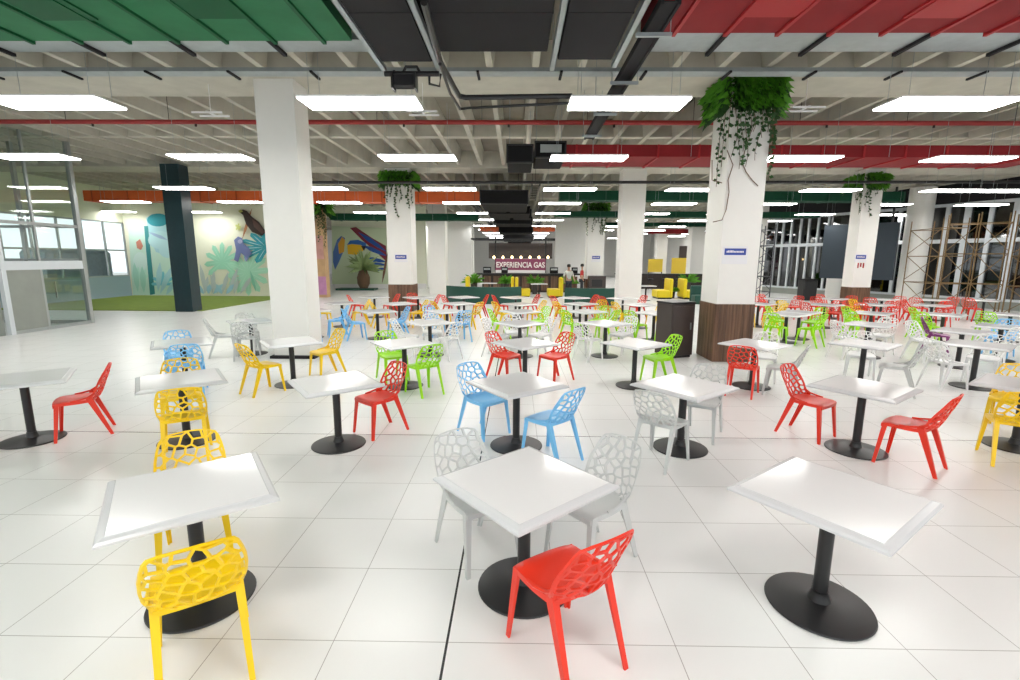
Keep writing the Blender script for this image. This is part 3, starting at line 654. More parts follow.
# red and white barrier cone seen through the glass
a = at(45, 312, 0); a = Vector((-17.5, 16.9, 0)); r = thing('traffic_cone', 'tall orange cone standing behind the lobby glass', 'cone', a)
MB().lathe([(.16, .03), (.05, .95), (.03, 1.0)], 16).build('cone_body', M['bar_orange'], r, True); MB().box(-.2, .2, -.2, .2, 0, .03).build('base', M['bar_orange'], r)

# painted walls: flat figures of paint on the wall
PM = {}
def pcol(c):
    if c not in PM: PM[c] = mat('mural_paint', c, .8)
    return PM[c]
PN = [0]
def paint(parent, name, pts, col, Y, lift):
    PN[0] += 1; q = [atY(x, y, Y - .006 - lift * .004 - PN[0] * .0012) for x, y in pts]; P = parent.location
    vs = [v - P for v in q] + [v - P + Vector((0, .0008, 0)) for v in q]; n = len(q)
    tri = tessellate_polygon([[Vector((v.x, v.z, 0)) for v in q]])
    fs = [tuple(t) for t in tri] + [tuple(i + n for i in t[::-1]) for t in tri] + [(k, (k + 1) % n, n + (k + 1) % n, n + k) for k in range(n)]
    return MB().add(vs, fs).build(name, pcol(col), parent)
def fan(cx, cy, rx, ry, n, a0, a1, wv=.6):                        # palm-like fan outline in picture units
    out = [];
    for k in range(n):
        a = R(a0 + (a1 - a0) * k / (n - 1)); w = R((a1 - a0) / (n - 1)) * wv
        for da, s in ((-w * .8, .45), (-w * .45, .85), (0, 1), (w * .45, .85), (w * .8, .45)): out.append((cx + rx * s * math.cos(a + da), cy - ry * s * math.sin(a + da)))
    return out
def blade(x0, y0, x1, y1, wd):
    dx, dy = x1 - x0, y1 - y0; L = math.hypot(dx, dy); nx, ny = -dy / L * wd, dx / L * wd
    return [(x0, y0), (x0 + dx * .3 + nx * .8, y0 + dy * .3 + ny * .8), (x0 + dx * .65 + nx, y0 + dy * .65 + ny), (x1, y1), (x0 + dx * .65 - nx, y0 + dy * .65 - ny), (x0 + dx * .3 - nx * .8, y0 + dy * .3 - ny * .8)]
m1 = thing('jungle_mural', 'jungle wall painting with toucan, ape and mint green palm fans behind the turf', 'mural', (-15, MW, 0))
TEAL, MINT, PALE, SKY, LIL = (.04, .36, .44), (.34, .70, .52), (.60, .82, .72), (.42, .70, .76), (.52, .60, .60)
def disc(cx, cy, rx, ry, n=18): return [(cx + rx * math.cos(6.2832 * k / n), cy + ry * math.sin(6.2832 * k / n)) for k in range(n)]
def veins(cx, cy, rx, ry, n, a0, a1, col, lift):
    for k in range(n):
        a = R(a0 + (a1 - a0) * k / (n - 1)); paint(m1, 'painted_vein', blade(cx + rx * .1 * math.cos(a), cy - ry * .1 * math.sin(a), cx + rx * .85 * math.cos(a), cy - ry * .85 * math.sin(a), .35), col, MW, lift)
paint(m1, 'painted_background', [(128, 227), (150, 225), (175, 226), (175, 295), (133, 295)], PALE, MW, 0)
paint(m1, 'painted_leaf', [(146, 218), (152, 214), (163, 214), (172, 222), (176, 250), (168, 256), (156, 252), (150, 240)], SKY, MW, 1)
paint(m1, 'painted_trunk', [(144, 226), (148, 226), (155, 294), (150, 295)], (.05, .28, .30), MW, 2)
paint(m1, 'painted_leaf', disc(158, 220, 11, 6.5), TEAL, MW, 3)
for x, y, rx, ry in ((160, 240, 12, 9), (168, 250, 9, 8)): paint(m1, 'painted_leaf', disc(x, y, rx, ry), (.50, .76, .80), MW, 2)
paint(m1, 'painted_leaf', blade(148, 232, 168, 240, 1.6), (.36, .52, .70), MW, 3); paint(m1, 'painted_leaf', fan(163, 284, 12, 13, 7, 0, 180), (.20, .60, .72), MW, 3)
paint(m1, 'painted_leaf', fan(140, 280, 9, 14, 6, 20, 160), (.52, .82, .70), MW, 2); paint(m1, 'painted_leaf', disc(140, 262, 7, 10), (.66, .85, .80), MW, 1)
paint(m1, 'painted_bird', [(136, 242), (140, 239), (143, 246), (141, 250), (137, 248)], (.60, .25, .18), MW, 3)
for p in ((160, 294, 172, 266, 3), (158, 292, 160, 262, 3), (166, 295, 176, 280, 2.5), (138, 292, 134, 262, 3), (144, 293, 142, 266, 3)): paint(m1, 'painted_leaf', blade(*p), SKY if p[0] > 150 else (.42, .74, .62), MW, 2)
paint(m1, 'painted_leaf', fan(222, 262, 18, 20, 9, -40, 220), MINT, MW, 1)
paint(m1, 'painted_leaf', fan(248, 272, 22, 24, 12, -150, 190), (.42, .76, .58), MW, 2)
veins(222, 262, 18, 20, 9, -40, 220, (.46, .80, .62), 3); veins(248, 272, 22, 24, 12, -150, 190, (.54, .84, .68), 3)
paint(m1, 'painted_leaf', fan(266, 247, 28, 17, 7, 60, 250), TEAL, MW, 1)
paint(m1, 'painted_leaf', fan(268, 240, 14, 12, 5, 80, 200), (.05, .42, .55), MW, 3)
for x, dx, h in ((206, -6, 30), (212, 2, 24), (204, 4, 18), (218, -8, 20), (222, 6, 22), (228, 10, 26), (234, 4, 16), (210, -8, 14), (240, 12, 18)): paint(m1, 'painted_leaf', blade(x, 294, x + dx, 294 - h, 2.2), LIL, MW, 3)
for x, dx in ((204, -8), (208, 2), (213, 10), (222, -6), (226, 8)): paint(m1, 'painted_leaf', blade(x, 294, x + dx, 284, 2.4), (.35, .60, .72), MW, 4)
paint(m1, 'painted_branch', blade(252, 208, 242, 240, 1.4), (.45, .22, .10), MW, 3)
paint(m1, 'painted_toucan', [(238, 211), (243, 209.5), (247, 211), (252, 217), (259, 222), (266, 232), (262, 236), (252, 232), (246, 224), (243, 215)], (.05, .035, .03), MW, 4)
veins(266, 247, 28, 17, 7, 60, 250, (.55, .78, .84), 4); paint(m1, 'painted_ape_arm', blade(247, 252, 246, 262, 2), (.22, .26, .48), MW, 5)
paint(m1, 'painted_ape', [(234, 240), (238, 236.5), (242, 238), (244, 244), (249, 248), (252, 254), (247, 258), (241, 253), (238, 262), (234, 260), (236, 250)], (.16, .20, .42), MW, 5)
paint(m1, 'painted_face', disc(240, 241.5, 2.4, 2.2, 10), (.40, .42, .60), MW, 6)
paint(m1, 'painted_wing', [(252, 219), (258, 223), (265, 232), (262, 234), (254, 227)], (.12, .07, .06), MW, 6)
paint(m1, 'painted_beak', [(238, 211), (241, 209.3), (243, 211.5), (240, 213)], (.45, .45, .12), MW, 6)
paint(m1, 'painted_flower', fan(238, 227, 3, 4, 5, 0, 300), (.60, .66, .22), MW, 3)
paint(m1, 'painted_leaf', blade(256, 292, 250, 270, 1.5), (.25, .60, .45), MW, 4)
# pink and ochre painted column with hanging foliage
r = thing('painted_column', 'column painted in pink and ochre jungle tones with ivy at its top', 'column', (-10.35, 25.2, 0))
MB().box(-.32, .34, 0, .5, 0, 5.3).build('column_body', mat('ochre_paint', (.52, .34, .18), .8, noise=.35, nscale=2), r)
MB().box(-.33, .35, -.012, 0, .15, 1.1).build('painted_patch', mat('mauve_paint', (.50, .24, .42), .8, noise=.3, nscale=3), r)
MB().box(-.30, .30, -.012, 0, 2.0, 3.2).build('painted_patch', mat('rose_paint', (.55, .30, .26), .8, noise=.3, nscale=3), r)
# macaw mural
m2 = thing('macaw_mural', 'large painting of two macaws with blue and crimson wing feathers', 'mural', (-9.5, 33.2, 0)); Y2 = 33.18
paint(m2, 'painted_ground', [(332, 226), (386, 228), (388, 284), (332, 284)], (.62, .72, .50), Y2, 0)
paint(m2, 'painted_feather', [(350, 228), (356, 227), (372, 238), (386, 246), (387, 262), (376, 252), (362, 240)], (.22, .03, .05), Y2, 1)
for p in ((387, 252, 358, 232, 2.2), (387, 256, 362, 245, 2.2), (387, 262, 364, 258, 2.2), (387, 265, 368, 264, 2), (386, 268, 372, 271, 1.6)): paint(m2, 'painted_feather', blade(*p), (.03, .10, .38), Y2, 2)
paint(m2, 'painted_macaw_head', [(347, 244), (352, 241), (360, 241), (364, 245), (363, 251), (356, 255), (348, 254)], (.85, .52, .03), Y2, 3)
paint(m2, 'painted_macaw_crown', [(347, 245), (350, 240.5), (358, 239.8), (366, 243), (366, 249), (361, 245), (352, 244)], (.04, .16, .50), Y2, 4)
paint(m2, 'painted_macaw', [(333, 252), (337, 240), (341, 236), (345, 238), (344, 250), (339, 262), (335, 270), (333, 262)], (.10, .20, .50), Y2, 3)
paint(m2, 'painted_macaw_face', [(338, 244), (342, 237), (345, 240), (344, 252), (339, 254)], (.75, .40, .05), Y2, 4)
paint(m2, 'painted_branch', blade(388, 250, 382, 284, 1.2), (.20, .10, .06), Y2, 3); paint(m2, 'painted_beak', [(361, 246), (366, 246), (364, 251)], (.02, .02, .02), Y2, 5)

# ------------------------------------------------------------------ plants
def leaf_cluster(mb, n, sampler, size, rnd, droop=.5):
    for _ in range(n):
        p, out = sampler(rnd); L = size * rnd.uniform(.6, 1.3); d = (Vector(out) + Vector((rnd.uniform(-.5, .5), rnd.uniform(-.5, .5), rnd.uniform(-.4, .5)))).normalized()
        s = d.cross(Vector((0, 0, 1))); s = (s.normalized() if s.length > .05 else Vector((1, 0, 0))) * L * .085
        m_ = p + d * L * .55; e = p + d * L + Vector((0, 0, -droop * L)); mb.add([p, m_ + s, e, m_ - s + Vector((0, 0, .02 * L))], [(0, 1, 2), (0, 2, 3)])
def hanging_plant(x0, x1, y0, ytop, zt, size, n, label, strands, seed, big=True):
    rnd = random.Random(seed); cx = (x0 + x1) / 2; r = thing('hanging_plant', label, 'plant', (cx, y0, zt)); h = (x1 - x0) / 2
    W = ytop
    def smp(q):                                                    # collar of leaves round the pillar head
        s = q.random(); z = -q.random() ** 1.6 * size * 1.9
        if s < .5: return Vector((q.uniform(-h, h), -.03, z)), (q.uniform(-.4, .4), -1, .3)
        if s < .75: return Vector((-h - .03, q.uniform(0, W), z)), (-1, -.2, .3)
        return Vector((h + .03, q.uniform(0, W), z)), (1, -.2, .3)
    f = MB(); leaf_cluster(f, n, smp, size, rnd); f.build('foliage', M['leaf'], r)
    f2 = MB(); leaf_cluster(f2, n // 2, smp, size * .8, rnd, 1.0); f2.build('foliage', M['leaf2'], r)
    for k in range(strands):
        x = rnd.uniform(-h, h); side = rnd.random()
        L = size * rnd.uniform(2.5, 6.5) if big else size * rnd.uniform(2, 5)
        pts = []; xx, yy = x, -.03
        if side < .25: xx, yy = -h - .04, rnd.uniform(0, W * .6)
        elif side < .45: xx, yy = h + .04, rnd.uniform(0, W * .6)
        ph = rnd.uniform(0, 6)
        for j in range(9): pts.append(Vector((xx + (.05 * math.sin(ph + j * .9) if yy < 0 else 0), yy, -size * .5 - L * j / 8)))
        v = MB().tube(pts, .006, 4); v.build('vine', M['vine'], r)
        lv = MB()
        for j in range(int(L / .07)):
            t = j * .07 / L * 8; i = min(7, int(t)); p = pts[i].lerp(pts[i + 1], t - i); d = Vector((rnd.uniform(-1, 1), -.4 if yy < 0 else rnd.uniform(-1, 0), rnd.uniform(-.8, .2))).normalized()
            s = d.cross(Vector((0, 1, .2))).normalized() * (.036 if big else .03); e = p + d * .10; m_ = p + d * .045; lv.add([p, m_ + s, e, m_ - s], [(0, 1, 2, 3)])
        if lv.v: lv.build('vine_leaves', M['leaf2'], r)
    return r
rp = hanging_plant(4.04, 4.80, 9.66, .9, 5.40, .27, 2600, 'bushy hanging fern with trailing vines at top of the near right pillar', 22, 3)
for pts in ([(727, 150), (733, 165), (728, 180), (729, 192), (726, 210), (722, 220), (713, 222)], [(745, 150), (742, 162), (746, 172), (752, 180), (758, 186)], [(712, 160), (712, 180), (722, 183)]):
    MB().tube([atY(x, y, 9.68) - rp.location for x, y in pts], .009, 5).build('vine', M['vine'], rp)
hanging_plant(-5.02, -4.08, 18.82, .9, 5.25, .24, 1100, 'hanging fern at top of the left pillar with wood base', 9, 4)
hanging_plant(12.95, 13.66, 18.72, .9, 5.2, .24, 1000, 'dark hanging plant at top of the far right wood-based pillar', 10, 5)
hanging_plant(4.0, 4.95, 27.56, .9, 5.1, .26, 500, 'hanging ivy on the distant pillar right of the bar', 12, 6)
hanging_plant(-10.67, -10.01, 25.17, .5, 5.2, .45, 500, 'ivy mass hanging on the painted column', 14, 8)
def pot_plant(x, y, s, label, n=60, cat='plant', z=0, pot=.35):
    rnd = random.Random(int(x * 100)); r = thing('potted_plant', label, cat, (x, y, z))
    MB().lathe([(.16 * s, 0), (.22 * s, pot * s), (.19 * s, pot * s), (.17 * s, pot * s - .04)], 14).build('pot', M['pot'], r, True)
    f = MB()
    for k in range(n):
        a = rnd.uniform(0, 6.28); t = rnd.uniform(.2, 1.2); d = Vector((math.cos(a) * math.cos(t), math.sin(a) * math.cos(t), math.sin(t))); p = Vector((0, 0, pot * s)); L = s * rnd.uniform(.5, .95)
        sd = d.cross(Vector((0, 0, 1))).normalized() * .06 * s; m_ = p + d * L * .6; e = p + d * L - Vector((0, 0, .25 * L)); f.add([p, m_ + sd, e, m_ - sd], [(0, 1, 2), (0, 2, 3)])
    f.build('foliage', M['leaf'], r); return r
r = thing('low_platform', 'low green platform in front of the macaw mural', 'platform', (-10.3, 31.4, 0)); MB().bbox(-1.4, 1.1, -.5, .5, 0, .12, .02).build('deck', M['sofa'], r)
r = thing('pineapple_palm', 'short palm with a stout brown trunk before the macaw mural', 'plant', (-10.0, 31.4, .12))
MB().lathe([(.25, 0), (.4, .3), (.42, .7), (.25, 1.15), (.12, 1.25)], 12).build('trunk', mat('palm_bark', (.12, .07, .04), .9, bump=1, nscale=12), r, True)
f = MB(); rnd = random.Random(2)
for k in range(110):
    a = rnd.uniform(0, 6.28); t = rnd.uniform(-.2, 1.4); d = Vector((math.cos(a) * math.cos(t), math.sin(a) * math.cos(t), math.sin(t))); p = Vector((0, 0, 1.2)); L = rnd.uniform(.8, 1.5)
    sd = d.cross(Vector((0, 0, 1))).normalized() * .06; m_ = p + d * L * .5 + Vector((0, 0, .2)); e = p + d * L; f.add([p, m_ + sd, e, m_ - sd], [(0, 1, 2), (0, 2, 3)])
f.build('fronds', mat('pale_frond', (.28, .38, .16), .6, noise=.3), r)

# ------------------------------------------------------------------ signs on the pillars
def pillar_sign(px0, px1, y0, y1, y2, Y, label):
    a, b = atY(px0, y1, Y), atY(px1, y0, Y); zb = atY(px0, y2, Y).z; r = thing('notice_board', label, 'sign', ((a.x + b.x) / 2, Y, a.z)); h = (b.x - a.x) / 2; H = b.z - a.z
    MB().bbox(-h - .04, h + .04, -.012, 0, zb - a.z, H + .04, .003).build('board', M['signwhite'], r); MB().box(-h, h, -.018, -.012, 0, H).build('blue_panel', M['signblue'], r)
    t = MB(); n = max(5, int(h * 2 / .035)); rnd = random.Random(int(px0))
    for k in range(n):
        x = -h + .04 + (2 * h - .08) * k / n; t.box(x, x + .018, -.021, -.018, H * .36, H * (.62 if rnd.random() > .3 else .7))
    t.build('lettering', M['letter'], r); return r
pillar_sign(724, 746, 248.5, 255, 264, 9.70, 'blue and white notice plate on the near right pillar')
pillar_sign(395.5, 406.5, 255, 259, 262, 18.85, 'small blue notice plate on the left wood-based pillar')
rs = pillar_sign(855.5, 866, 255, 259, 262, 18.75, 'small blue notice plate on the far right wood-based pillar')
a, b = atY(857, 268, 18.75), atY(864, 263, 18.75); m_ = MB()
for k in range(3): m_.box(a.x + .1 * k, a.x + .1 * k + .05, -.012 + 18.75, 18.75, a.z + .04 * (k % 2), b.z)
o = m_.build('red_sticker', M['red_dark']); tag(o, 'small red sticker below the blue plate on the far right pillar', 'sticker')
pillar_sign(592, 600, 256, 259, 262, 27.60, 'tiny blue notice plate on the distant ivy pillar')

# ------------------------------------------------------------------ waste cabinet by the pillar
r = thing('waste_cabinet', 'dark brown waste cabinet standing left of the near vine pillar', 'cabinet', (3.42, 10.28, 0), R(22))
MB().bbox(-.3, .3, -.25, .25, .05, 1.15, .01).build('body', M['dkbrown'], r); MB().bbox(-.31, .31, -.26, .26, 1.15, 1.19, .006).build('top_board', M['black'], r)
MB().box(-.27, .27, -.22, .22, 0, .05).build('plinth', M['black'], r); d = MB().box(-.27, .27, -.262, -.25, .1, 1.1).build('door', M['dkbrown'], r); MB().box(.18, .2, -.28, -.262, .6, .75).build('handle', M['alu'], d)

# ------------------------------------------------------------------ banquettes, booths and bar
def curved_sofa(cx, cy, rad, a0, a1, label):
    r = thing('curved_banquette', label, 'sofa', (cx, cy, 0)); n = 18
    def arc(r0, r1, z0, z1):
        mb = MB(); vs = []
        for k in range(n + 1):
            a = R(a0 + (a1 - a0) * k / n); c_, s_ = math.cos(a), math.sin(a)
            vs += [(r0 * c_, r0 * s_, z0), (r1 * c_, r1 * s_, z0), (r1 * c_, r1 * s_, z1), (r0 * c_, r0 * s_, z1)]
        fs = [(4 * k + i, 4 * k + (i + 1) % 4, 4 * k + 4 + (i + 1) % 4, 4 * k + 4 + i) for k in range(n) for i in range(4)] + [(0, 1, 2, 3), (4 * n + 3, 4 * n + 2, 4 * n + 1, 4 * n)]
        return mb.add(vs, fs)
    arc(rad - .16, rad, .0, .78).build('backrest', M['sofa'], r, True); arc(rad - .75, rad - .16, .12, .43).build('seat', M['sofa'], r, True); arc(rad - .7, rad - .16, 0, .12).build('plinth', M['black'], r); return r
curved_sofa(-1.25, 24.6, 2.6, 215, 305, 'dark green curved banquette left of centre in front of the bar')
curved_sofa(3.4, 23.6, 2.1, 235, 305, 'dark green curved banquette right of centre behind the red chairs')
o = thing('banquette', 'dark green straight banquette left behind the near vine pillar', 'sofa', (8.9, 22.6, 0)); MB().bbox(-.5, .5, 0, .6, 0, .42, .04).build('seat', M['sofa'], o); MB().bbox(-.5, .5, .6, .8, 0, .85, .04).build('backrest', M['sofa'], o)
def booth(x, y, rz, label):
    r = thing('booth_seat', label, 'booth seat', (x, y, 0), R(rz), 'yellow booth seats'); MB().bbox(-.55, .55, -.3, .35, .08, .46, .04).build('seat', M['booth'], r); MB().bbox(-.55, .55, .35, .52, .08, 1.08, .05).build('backrest', M['booth'], r); MB().box(-.5, .5, -.25, .48, 0, .08).build('plinth', M['black'], r)
for x, y, rz, l in ((-2.3, 27.0, 90, 'yellow booth seat behind the left banquette, leftmost, facing right'), (-.65, 27.0, -90, 'yellow booth seat behind the left banquette, facing left'), (.45, 26.4, 90, 'yellow booth seat in the middle before the bar, facing right'), (2.0, 26.4, -90, 'yellow booth seat in the middle before the bar, facing left'),
                    (7.75, 26.0, -90, 'yellow booth seat right of the plain white pillar, facing left'), (9.35, 26.0, 90, 'yellow booth seat right of the plain white pillar, facing right')):
    booth(x, y, rz, l)
for i, (x, y, l) in enumerate(((-1.5, 26.5, 'round-edged white low table between the left yellow booths'), (1.22, 26.0, 'white low table between the middle yellow booths'), (6.6, 24.6, 'white low table right of the plain white pillar'))):
    o = thing('low_table', l, 'table', (x, y, 0)); MB().bbox(-.45, .45, -.35, .35, .72, .76, .01).build('tabletop', M['top'], o); MB().lathe([(.25, 0), (.25, .02), (.04, .04), (.04, .72)], 16).build('pedestal', M['black'], o)
for i, (x, y, s) in enumerate(((-2.5, 28.3, .95), (-.6, 28.4, .9), (1.1, 28.7, .9), (3.1, 28.6, .9), (4.3, 28.9, .7), (8.55, 26.3, .5), (10.6, 30, 1.0))):
    pot_plant(x, y, s, f'leafy green plant in dark pot near the bar, {ORD[i]} from left', pot=.7)
r = thing('bar_counter', 'long dark bar counter under the magenta sign', 'bar', (.75, 30.2, 0)); MB().box(-2.9, 2.9, 0, .7, 0, 1.08).build('body', M['bar'], r); MB().bbox(-3.25, 3.25, -.2, .9, 1.08, 1.18, .02).build('worktop', M['black'], r)
for k in range(10): MB().box(-2.8 + .6 * k, -2.35 + .6 * k, -.02, 0, .12, 1.0).build('front_panel', M['wood'], r)
for i, (x, w0) in enumerate(((-2.2, .5), (-1.1, .4), (2.0, .5), (3.3, .35))):
    o = thing('coffee_machine', f'dark coffee machine standing on the bar counter, {ORD[i]} from left', 'appliance', (.75 + x - .4, 30.5, 1.18)); MB().bbox(-w0 / 2, w0 / 2, -.2, .2, 0, .38, .02).build('housing', M['charcoal'], o); MB().box(-w0 / 2 + .05, w0 / 2 - .05, -.24, -.2, .2, .3).build('front_plate', M['alu'], o)
# sign
Ys = 35.5; a, b = atY(495.5, 273, Ys), atY(545.5, 259, Ys); cx = (a.x + b.x) / 2; hw = (b.x - a.x) / 2
r = thing('bar_sign', 'magenta sign with white EXPERIENCIA GAS lettering above the bar', 'sign', (cx, Ys, a.z)); H = b.z - a.z
MB().box(-hw, hw, 0, .12, 0, H).build('sign_board', M['magenta'], r); MB().box(-hw, hw, -.01, 0, 0, .22).build('lower_band', M['signwhite'], r)
tc = bpy.data.curves.new('txt', 'FONT'); tc.body = 'EXPERIENCIA GAS'; tc.size = .5; tc.extrude = .02; tc.offset = .012; tc.align_x = 'CENTER'
to = bpy.data.objects.new('txt', tc); COL.objects.link(to); bpy.context.view_layer.update()
me = bpy.data.meshes.new_from_object(to.evaluated_get(bpy.context.evaluated_depsgraph_get())); bpy.data.objects.remove(to)
wtx = max(v.co.x for v in me.vertices) - min(v.co.x for v in me.vertices); s_ = 2 * hw * .97 / wtx
for v in me.vertices: v.co = Vector((v.co.x * s_, -v.co.z - .03, v.co.y * s_ * 1.25 + H * .40))
me.materials.clear(); me.materials.append(M['letter']); lo = bpy.data.objects.new('lettering', me); COL.objects.link(lo); lo.parent = r
for sx in (-1, 1): MB().box(sx * hw - .05, sx * hw + .05, .02, .12, -a.z, 3.6 - a.z).build('post', M['black'], r)
MB().box(-hw - .5, hw + .5, .2, .3, H + .02, 3.2 - a.z).build('back_panel', M['dkbrown'], r)
for k in range(7):
    a = atY(494 + 9 * k, 257.3, 33.5); o = thing('pendant_bulb', f'warm glowing pendant bulb over the bar, {ORD[k]} from left', 'lamp', a, group='pendant bulbs over the bar')
    MB().lathe([(.02, -.09), (.07, -.05), (.08, 0), (.05, .06), (.02, .09)], 10).build('bulb', M['bulb'], o, True); MB().tube([(0, 0, .09), (0, 0, 3.35 - a.z)], .008, 5).build('cord', M['black'], o)
a = atY(515, 242, 33.5); o = thing('bar_canopy', 'thin dark suspended canopy frame over the bar', 'canopy', (a.x, 33.2, 3.35)); c_ = MB().box(-3.0, 3.0, 0, .15, 0, .1).box(-3, 3, 1.8, 1.95, 0, .1).box(-3, -2.85, .15, 1.8, 0, .1).box(2.85, 3, .15, 1.8, 0, .1).box(-2.85, 2.85, .25, .35, 0, .06); c_.build('frame', M['black'], o)
for sx in (-2.9, 2.9): MB().tube([(sx, .5, .1), (sx, .5, 2.3)], .012, 5).build('hanger_rod', M['galv'], o)
# yellow menu boards and dark counters on the far right
for i, (p0, p1, y0, y1, Y, m) in enumerate(((648, 663, 259, 272, 42, 'yellow_board'), (671, 690, 258, 276, 44, 'yellow_board'), (679, 689, 246, 258, 48, 'dkbrown'))):
    a, b = atY(p0, y1, Y), atY(p1, y0, Y); o = thing('wall_board', ['yellow board beyond the dark counter, left one', 'yellow board beyond the dark counter, right one', 'dark brown panel above the right yellow board'][i], 'board', ((a.x + b.x) / 2, Y, 0)); h = (b.x - a.x) / 2
    MB().box(-h, h, 0, .1, a.z, b.z).build('panel', M[m], o); MB().box(-h, -h + .08, .02, .1, 0, a.z).box(h - .08, h, .02, .1, 0, a.z).build('post', M['black'], o)
o = thing('service_counter', 'dark service counter beyond the yellow booths on the right', 'counter', (10.6, 34.5, 0)); MB().box(-3.4, 3.2, 0, .6, 0, 1.0).build('body', M['bar'], o); MB().bbox(-3.5, 3.3, -.1, .7, 1.0, 1.08, .01).build('worktop', M['black'], o)
for i in range(6):
    st = thing('bar_stool', f'dark bar stool before the far right counter, {ORD[i]} from left', 'stool', (8.3 + i * .95, 33.4, 0), group='bar stools at the far counter'); MB().lathe([(.18, .72), (.18, .77)], 12).build('seat', M['black'], st)
    for sx in (-1, 1):
        for sy in (-1, 1): MB().tube([(sx * .1, sy * .1, .72), (sx * .18, sy * .18, 0)], .014, 5).build('leg', M['black'], st)
    MB().box(-.17, .17, .15, .18, .95, 1.1).box(-.17, -.14, .15, .18, .77, .95).box(.14, .17, .15, .18, .77, .95).build('backrest', M['black'], st)
a = atY(590, 300, 24.4); 
o = thing('waste_bin_cabinet', 'dark grey waste cabinet at the foot of the distant ivy pillar', 'cabinet', (4.5, 27.25, 0)); MB().bbox(-.45, .5, -.25, .25, 0, 1.15, .02).build('body', M['dkbrown'], o); MB().box(-.3, .3, -.27, -.25, .55, .95).build('flap', M['black'], o)

# ------------------------------------------------------------------ people in the distance
def person(x, y, rz, shirt, label, arm=.25, walk=.12):
    r = thing('person', label, 'person', (x, y, 0), R(rz))
    J = [((0, 0, .95), .13), ((0, 0, 1.15), .125), ((0, .0, 1.38), .14), ((0, 0, 1.50), .06), ((0, 0, 1.58), .06), ((0, -.01, 1.67), .095), ((0, 0, 1.73), .08),
         ((.17, 0, 1.42), .06), ((.26, .02, 1.16), .045), ((.25, -arm, .98), .035), ((.25, -arm - .08, .92), .03), ((-.17, 0, 1.42), .06), ((-.26, .03, 1.16), .045), ((-.24, -arm * .4, .93), .035), ((-.24, -arm * .4 - .03, .84), .03),
         ((.09, 0, .88), .085), ((.10, -walk, .48), .06), ((.10, -walk + .04, .08), .04), ((.10, -walk - .12, .04), .035), ((-.09, 0, .88), .085), ((-.10, walk * .6, .48), .06), ((-.10, walk + .1, .09), .04), ((-.10, walk - .04, .04), .035)]
    E_ = [(0, 1), (1, 2), (2, 3), (3, 4), (4, 5), (5, 6), (2, 7), (7, 8), (8, 9), (9, 10), (2, 11), (11, 12), (12, 13), (13, 14), (0, 15), (15, 16), (16, 17), (17, 18), (0, 19), (19, 20), (20, 21), (21, 22)]
    def grown(sel, add, name, m, par, mul=1.0):
        ids = sorted({i for e in sel for i in e}); mp = {k_: i for i, k_ in enumerate(ids)}
        me = bpy.data.meshes.new(name); me.from_pydata([J[i][0] for i in ids], [(mp[a_], mp[b_]) for a_, b_ in sel], []); o = bpy.data.objects.new(name, me); COL.objects.link(o)
        sk = o.modifiers.new('s', 'SKIN'); 
        for i, k_ in enumerate(ids): v = me.skin_vertices[0].data[i]; q = (J[k_][1] + add) * mul; v.radius = (q, q * .8) ; v.use_root = (i == 0)
        ss = o.modifiers.new('u', 'SUBSURF'); ss.levels = 1; bpy.context.view_layer.update(); dg = bpy.context.evaluated_depsgraph_get(); nm = bpy.data.meshes.new_from_object(o.evaluated_get(dg)); bpy.data.objects.remove(o)
        nm.materials.clear(); nm.materials.append(m); nm.polygons.foreach_set('use_smooth', [True] * len(nm.polygons)); q = bpy.data.objects.new(name, nm); COL.objects.link(q); q.parent = par; return q
    grown(E_, 0, 'body', M['skin'], r)
    grown([(0, 1), (1, 2), (2, 7), (7, 8), (2, 11), (11, 12)], .02, 'shirt', M[shirt], r)
    grown([(0, 15), (15, 16), (16, 17), (0, 19), (19, 20), (20, 21)], .022, 'trousers', M['trouser'], r)
    MB().lathe([(.085, 1.66), (.105, 1.72), (.09, 1.79), (.04, 1.82)], 12).build('hair', M['hair'], r, True)
a = at(567, 300, 0)
person(2.72, 25.2, 10, 'shirtw', 'person in pale top and dark trousers walking right of the bar')
person(3.72, 27.5, 90, 'shirtr', 'person in red shirt standing by the distant ivy pillar', .1, .03)

# ------------------------------------------------------------------ right: glazed facade, scaffolds, screens
FA, FB = Vector((21.33, 20.49, 0)), Vector((16.37, 31.85, 0)); fd = (FB - FA).normalized(); fn = Vector((-fd.y, fd.x, 0))
if fn.x > 0: fn = -fn                                              # towards the hall
T3 = Matrix.Translation(FA) @ Matrix(((fd.x, fn.x, 0, 0), (fd.y, fn.y, 0, 0), (0, 0, 1, 0), (0, 0, 0, 1)))
def fpos(px): p = onplane(px, 290, FA, FB); return (p - FA).dot(fd)
ZT = 2.98; ZTOP = 4.55
wf = struct(MB().box(-8, 16, -.09, .09, ZT - .09, ZT + .09, T3).box(-8, 16, -.09, .09, ZTOP, ZTOP + .14, T3).box(-8, 16, -.09, .09, .35, .45, T3), 'window_2', M['white_frame'])
for px in (771, 778, 786, 795, 803, 812, 822, 891, 919, 937, 956.5, 979.5, 1004, 1030):
    s = fpos(px); w0 = .05 if px < 880 else .075 if px in (891, 937, 979.5) else .11; MB().box(s - w0, s + w0, -.1, .1, .35, ZTOP, T3).build('mullion', M['white_frame'], wf)
MB().box(-8, 16, -.01, 0, .45, ZTOP, T3).build('pane', M['glass_dark'], wf)
struct(MB().box(-8, 16, -.15, .15, 0, .35, T3), 'wall_right', M['stone']); struct(MB().box(-8, 16, -.15, .15, ZTOP + .14, SLABZ, T3), 'wall_right_upper', M['charcoal'])
struct(MB().box(-8, 30, -14.2, -14, 0, SLABZ, T3), 'wall_beyond_glass', M['charcoal'])
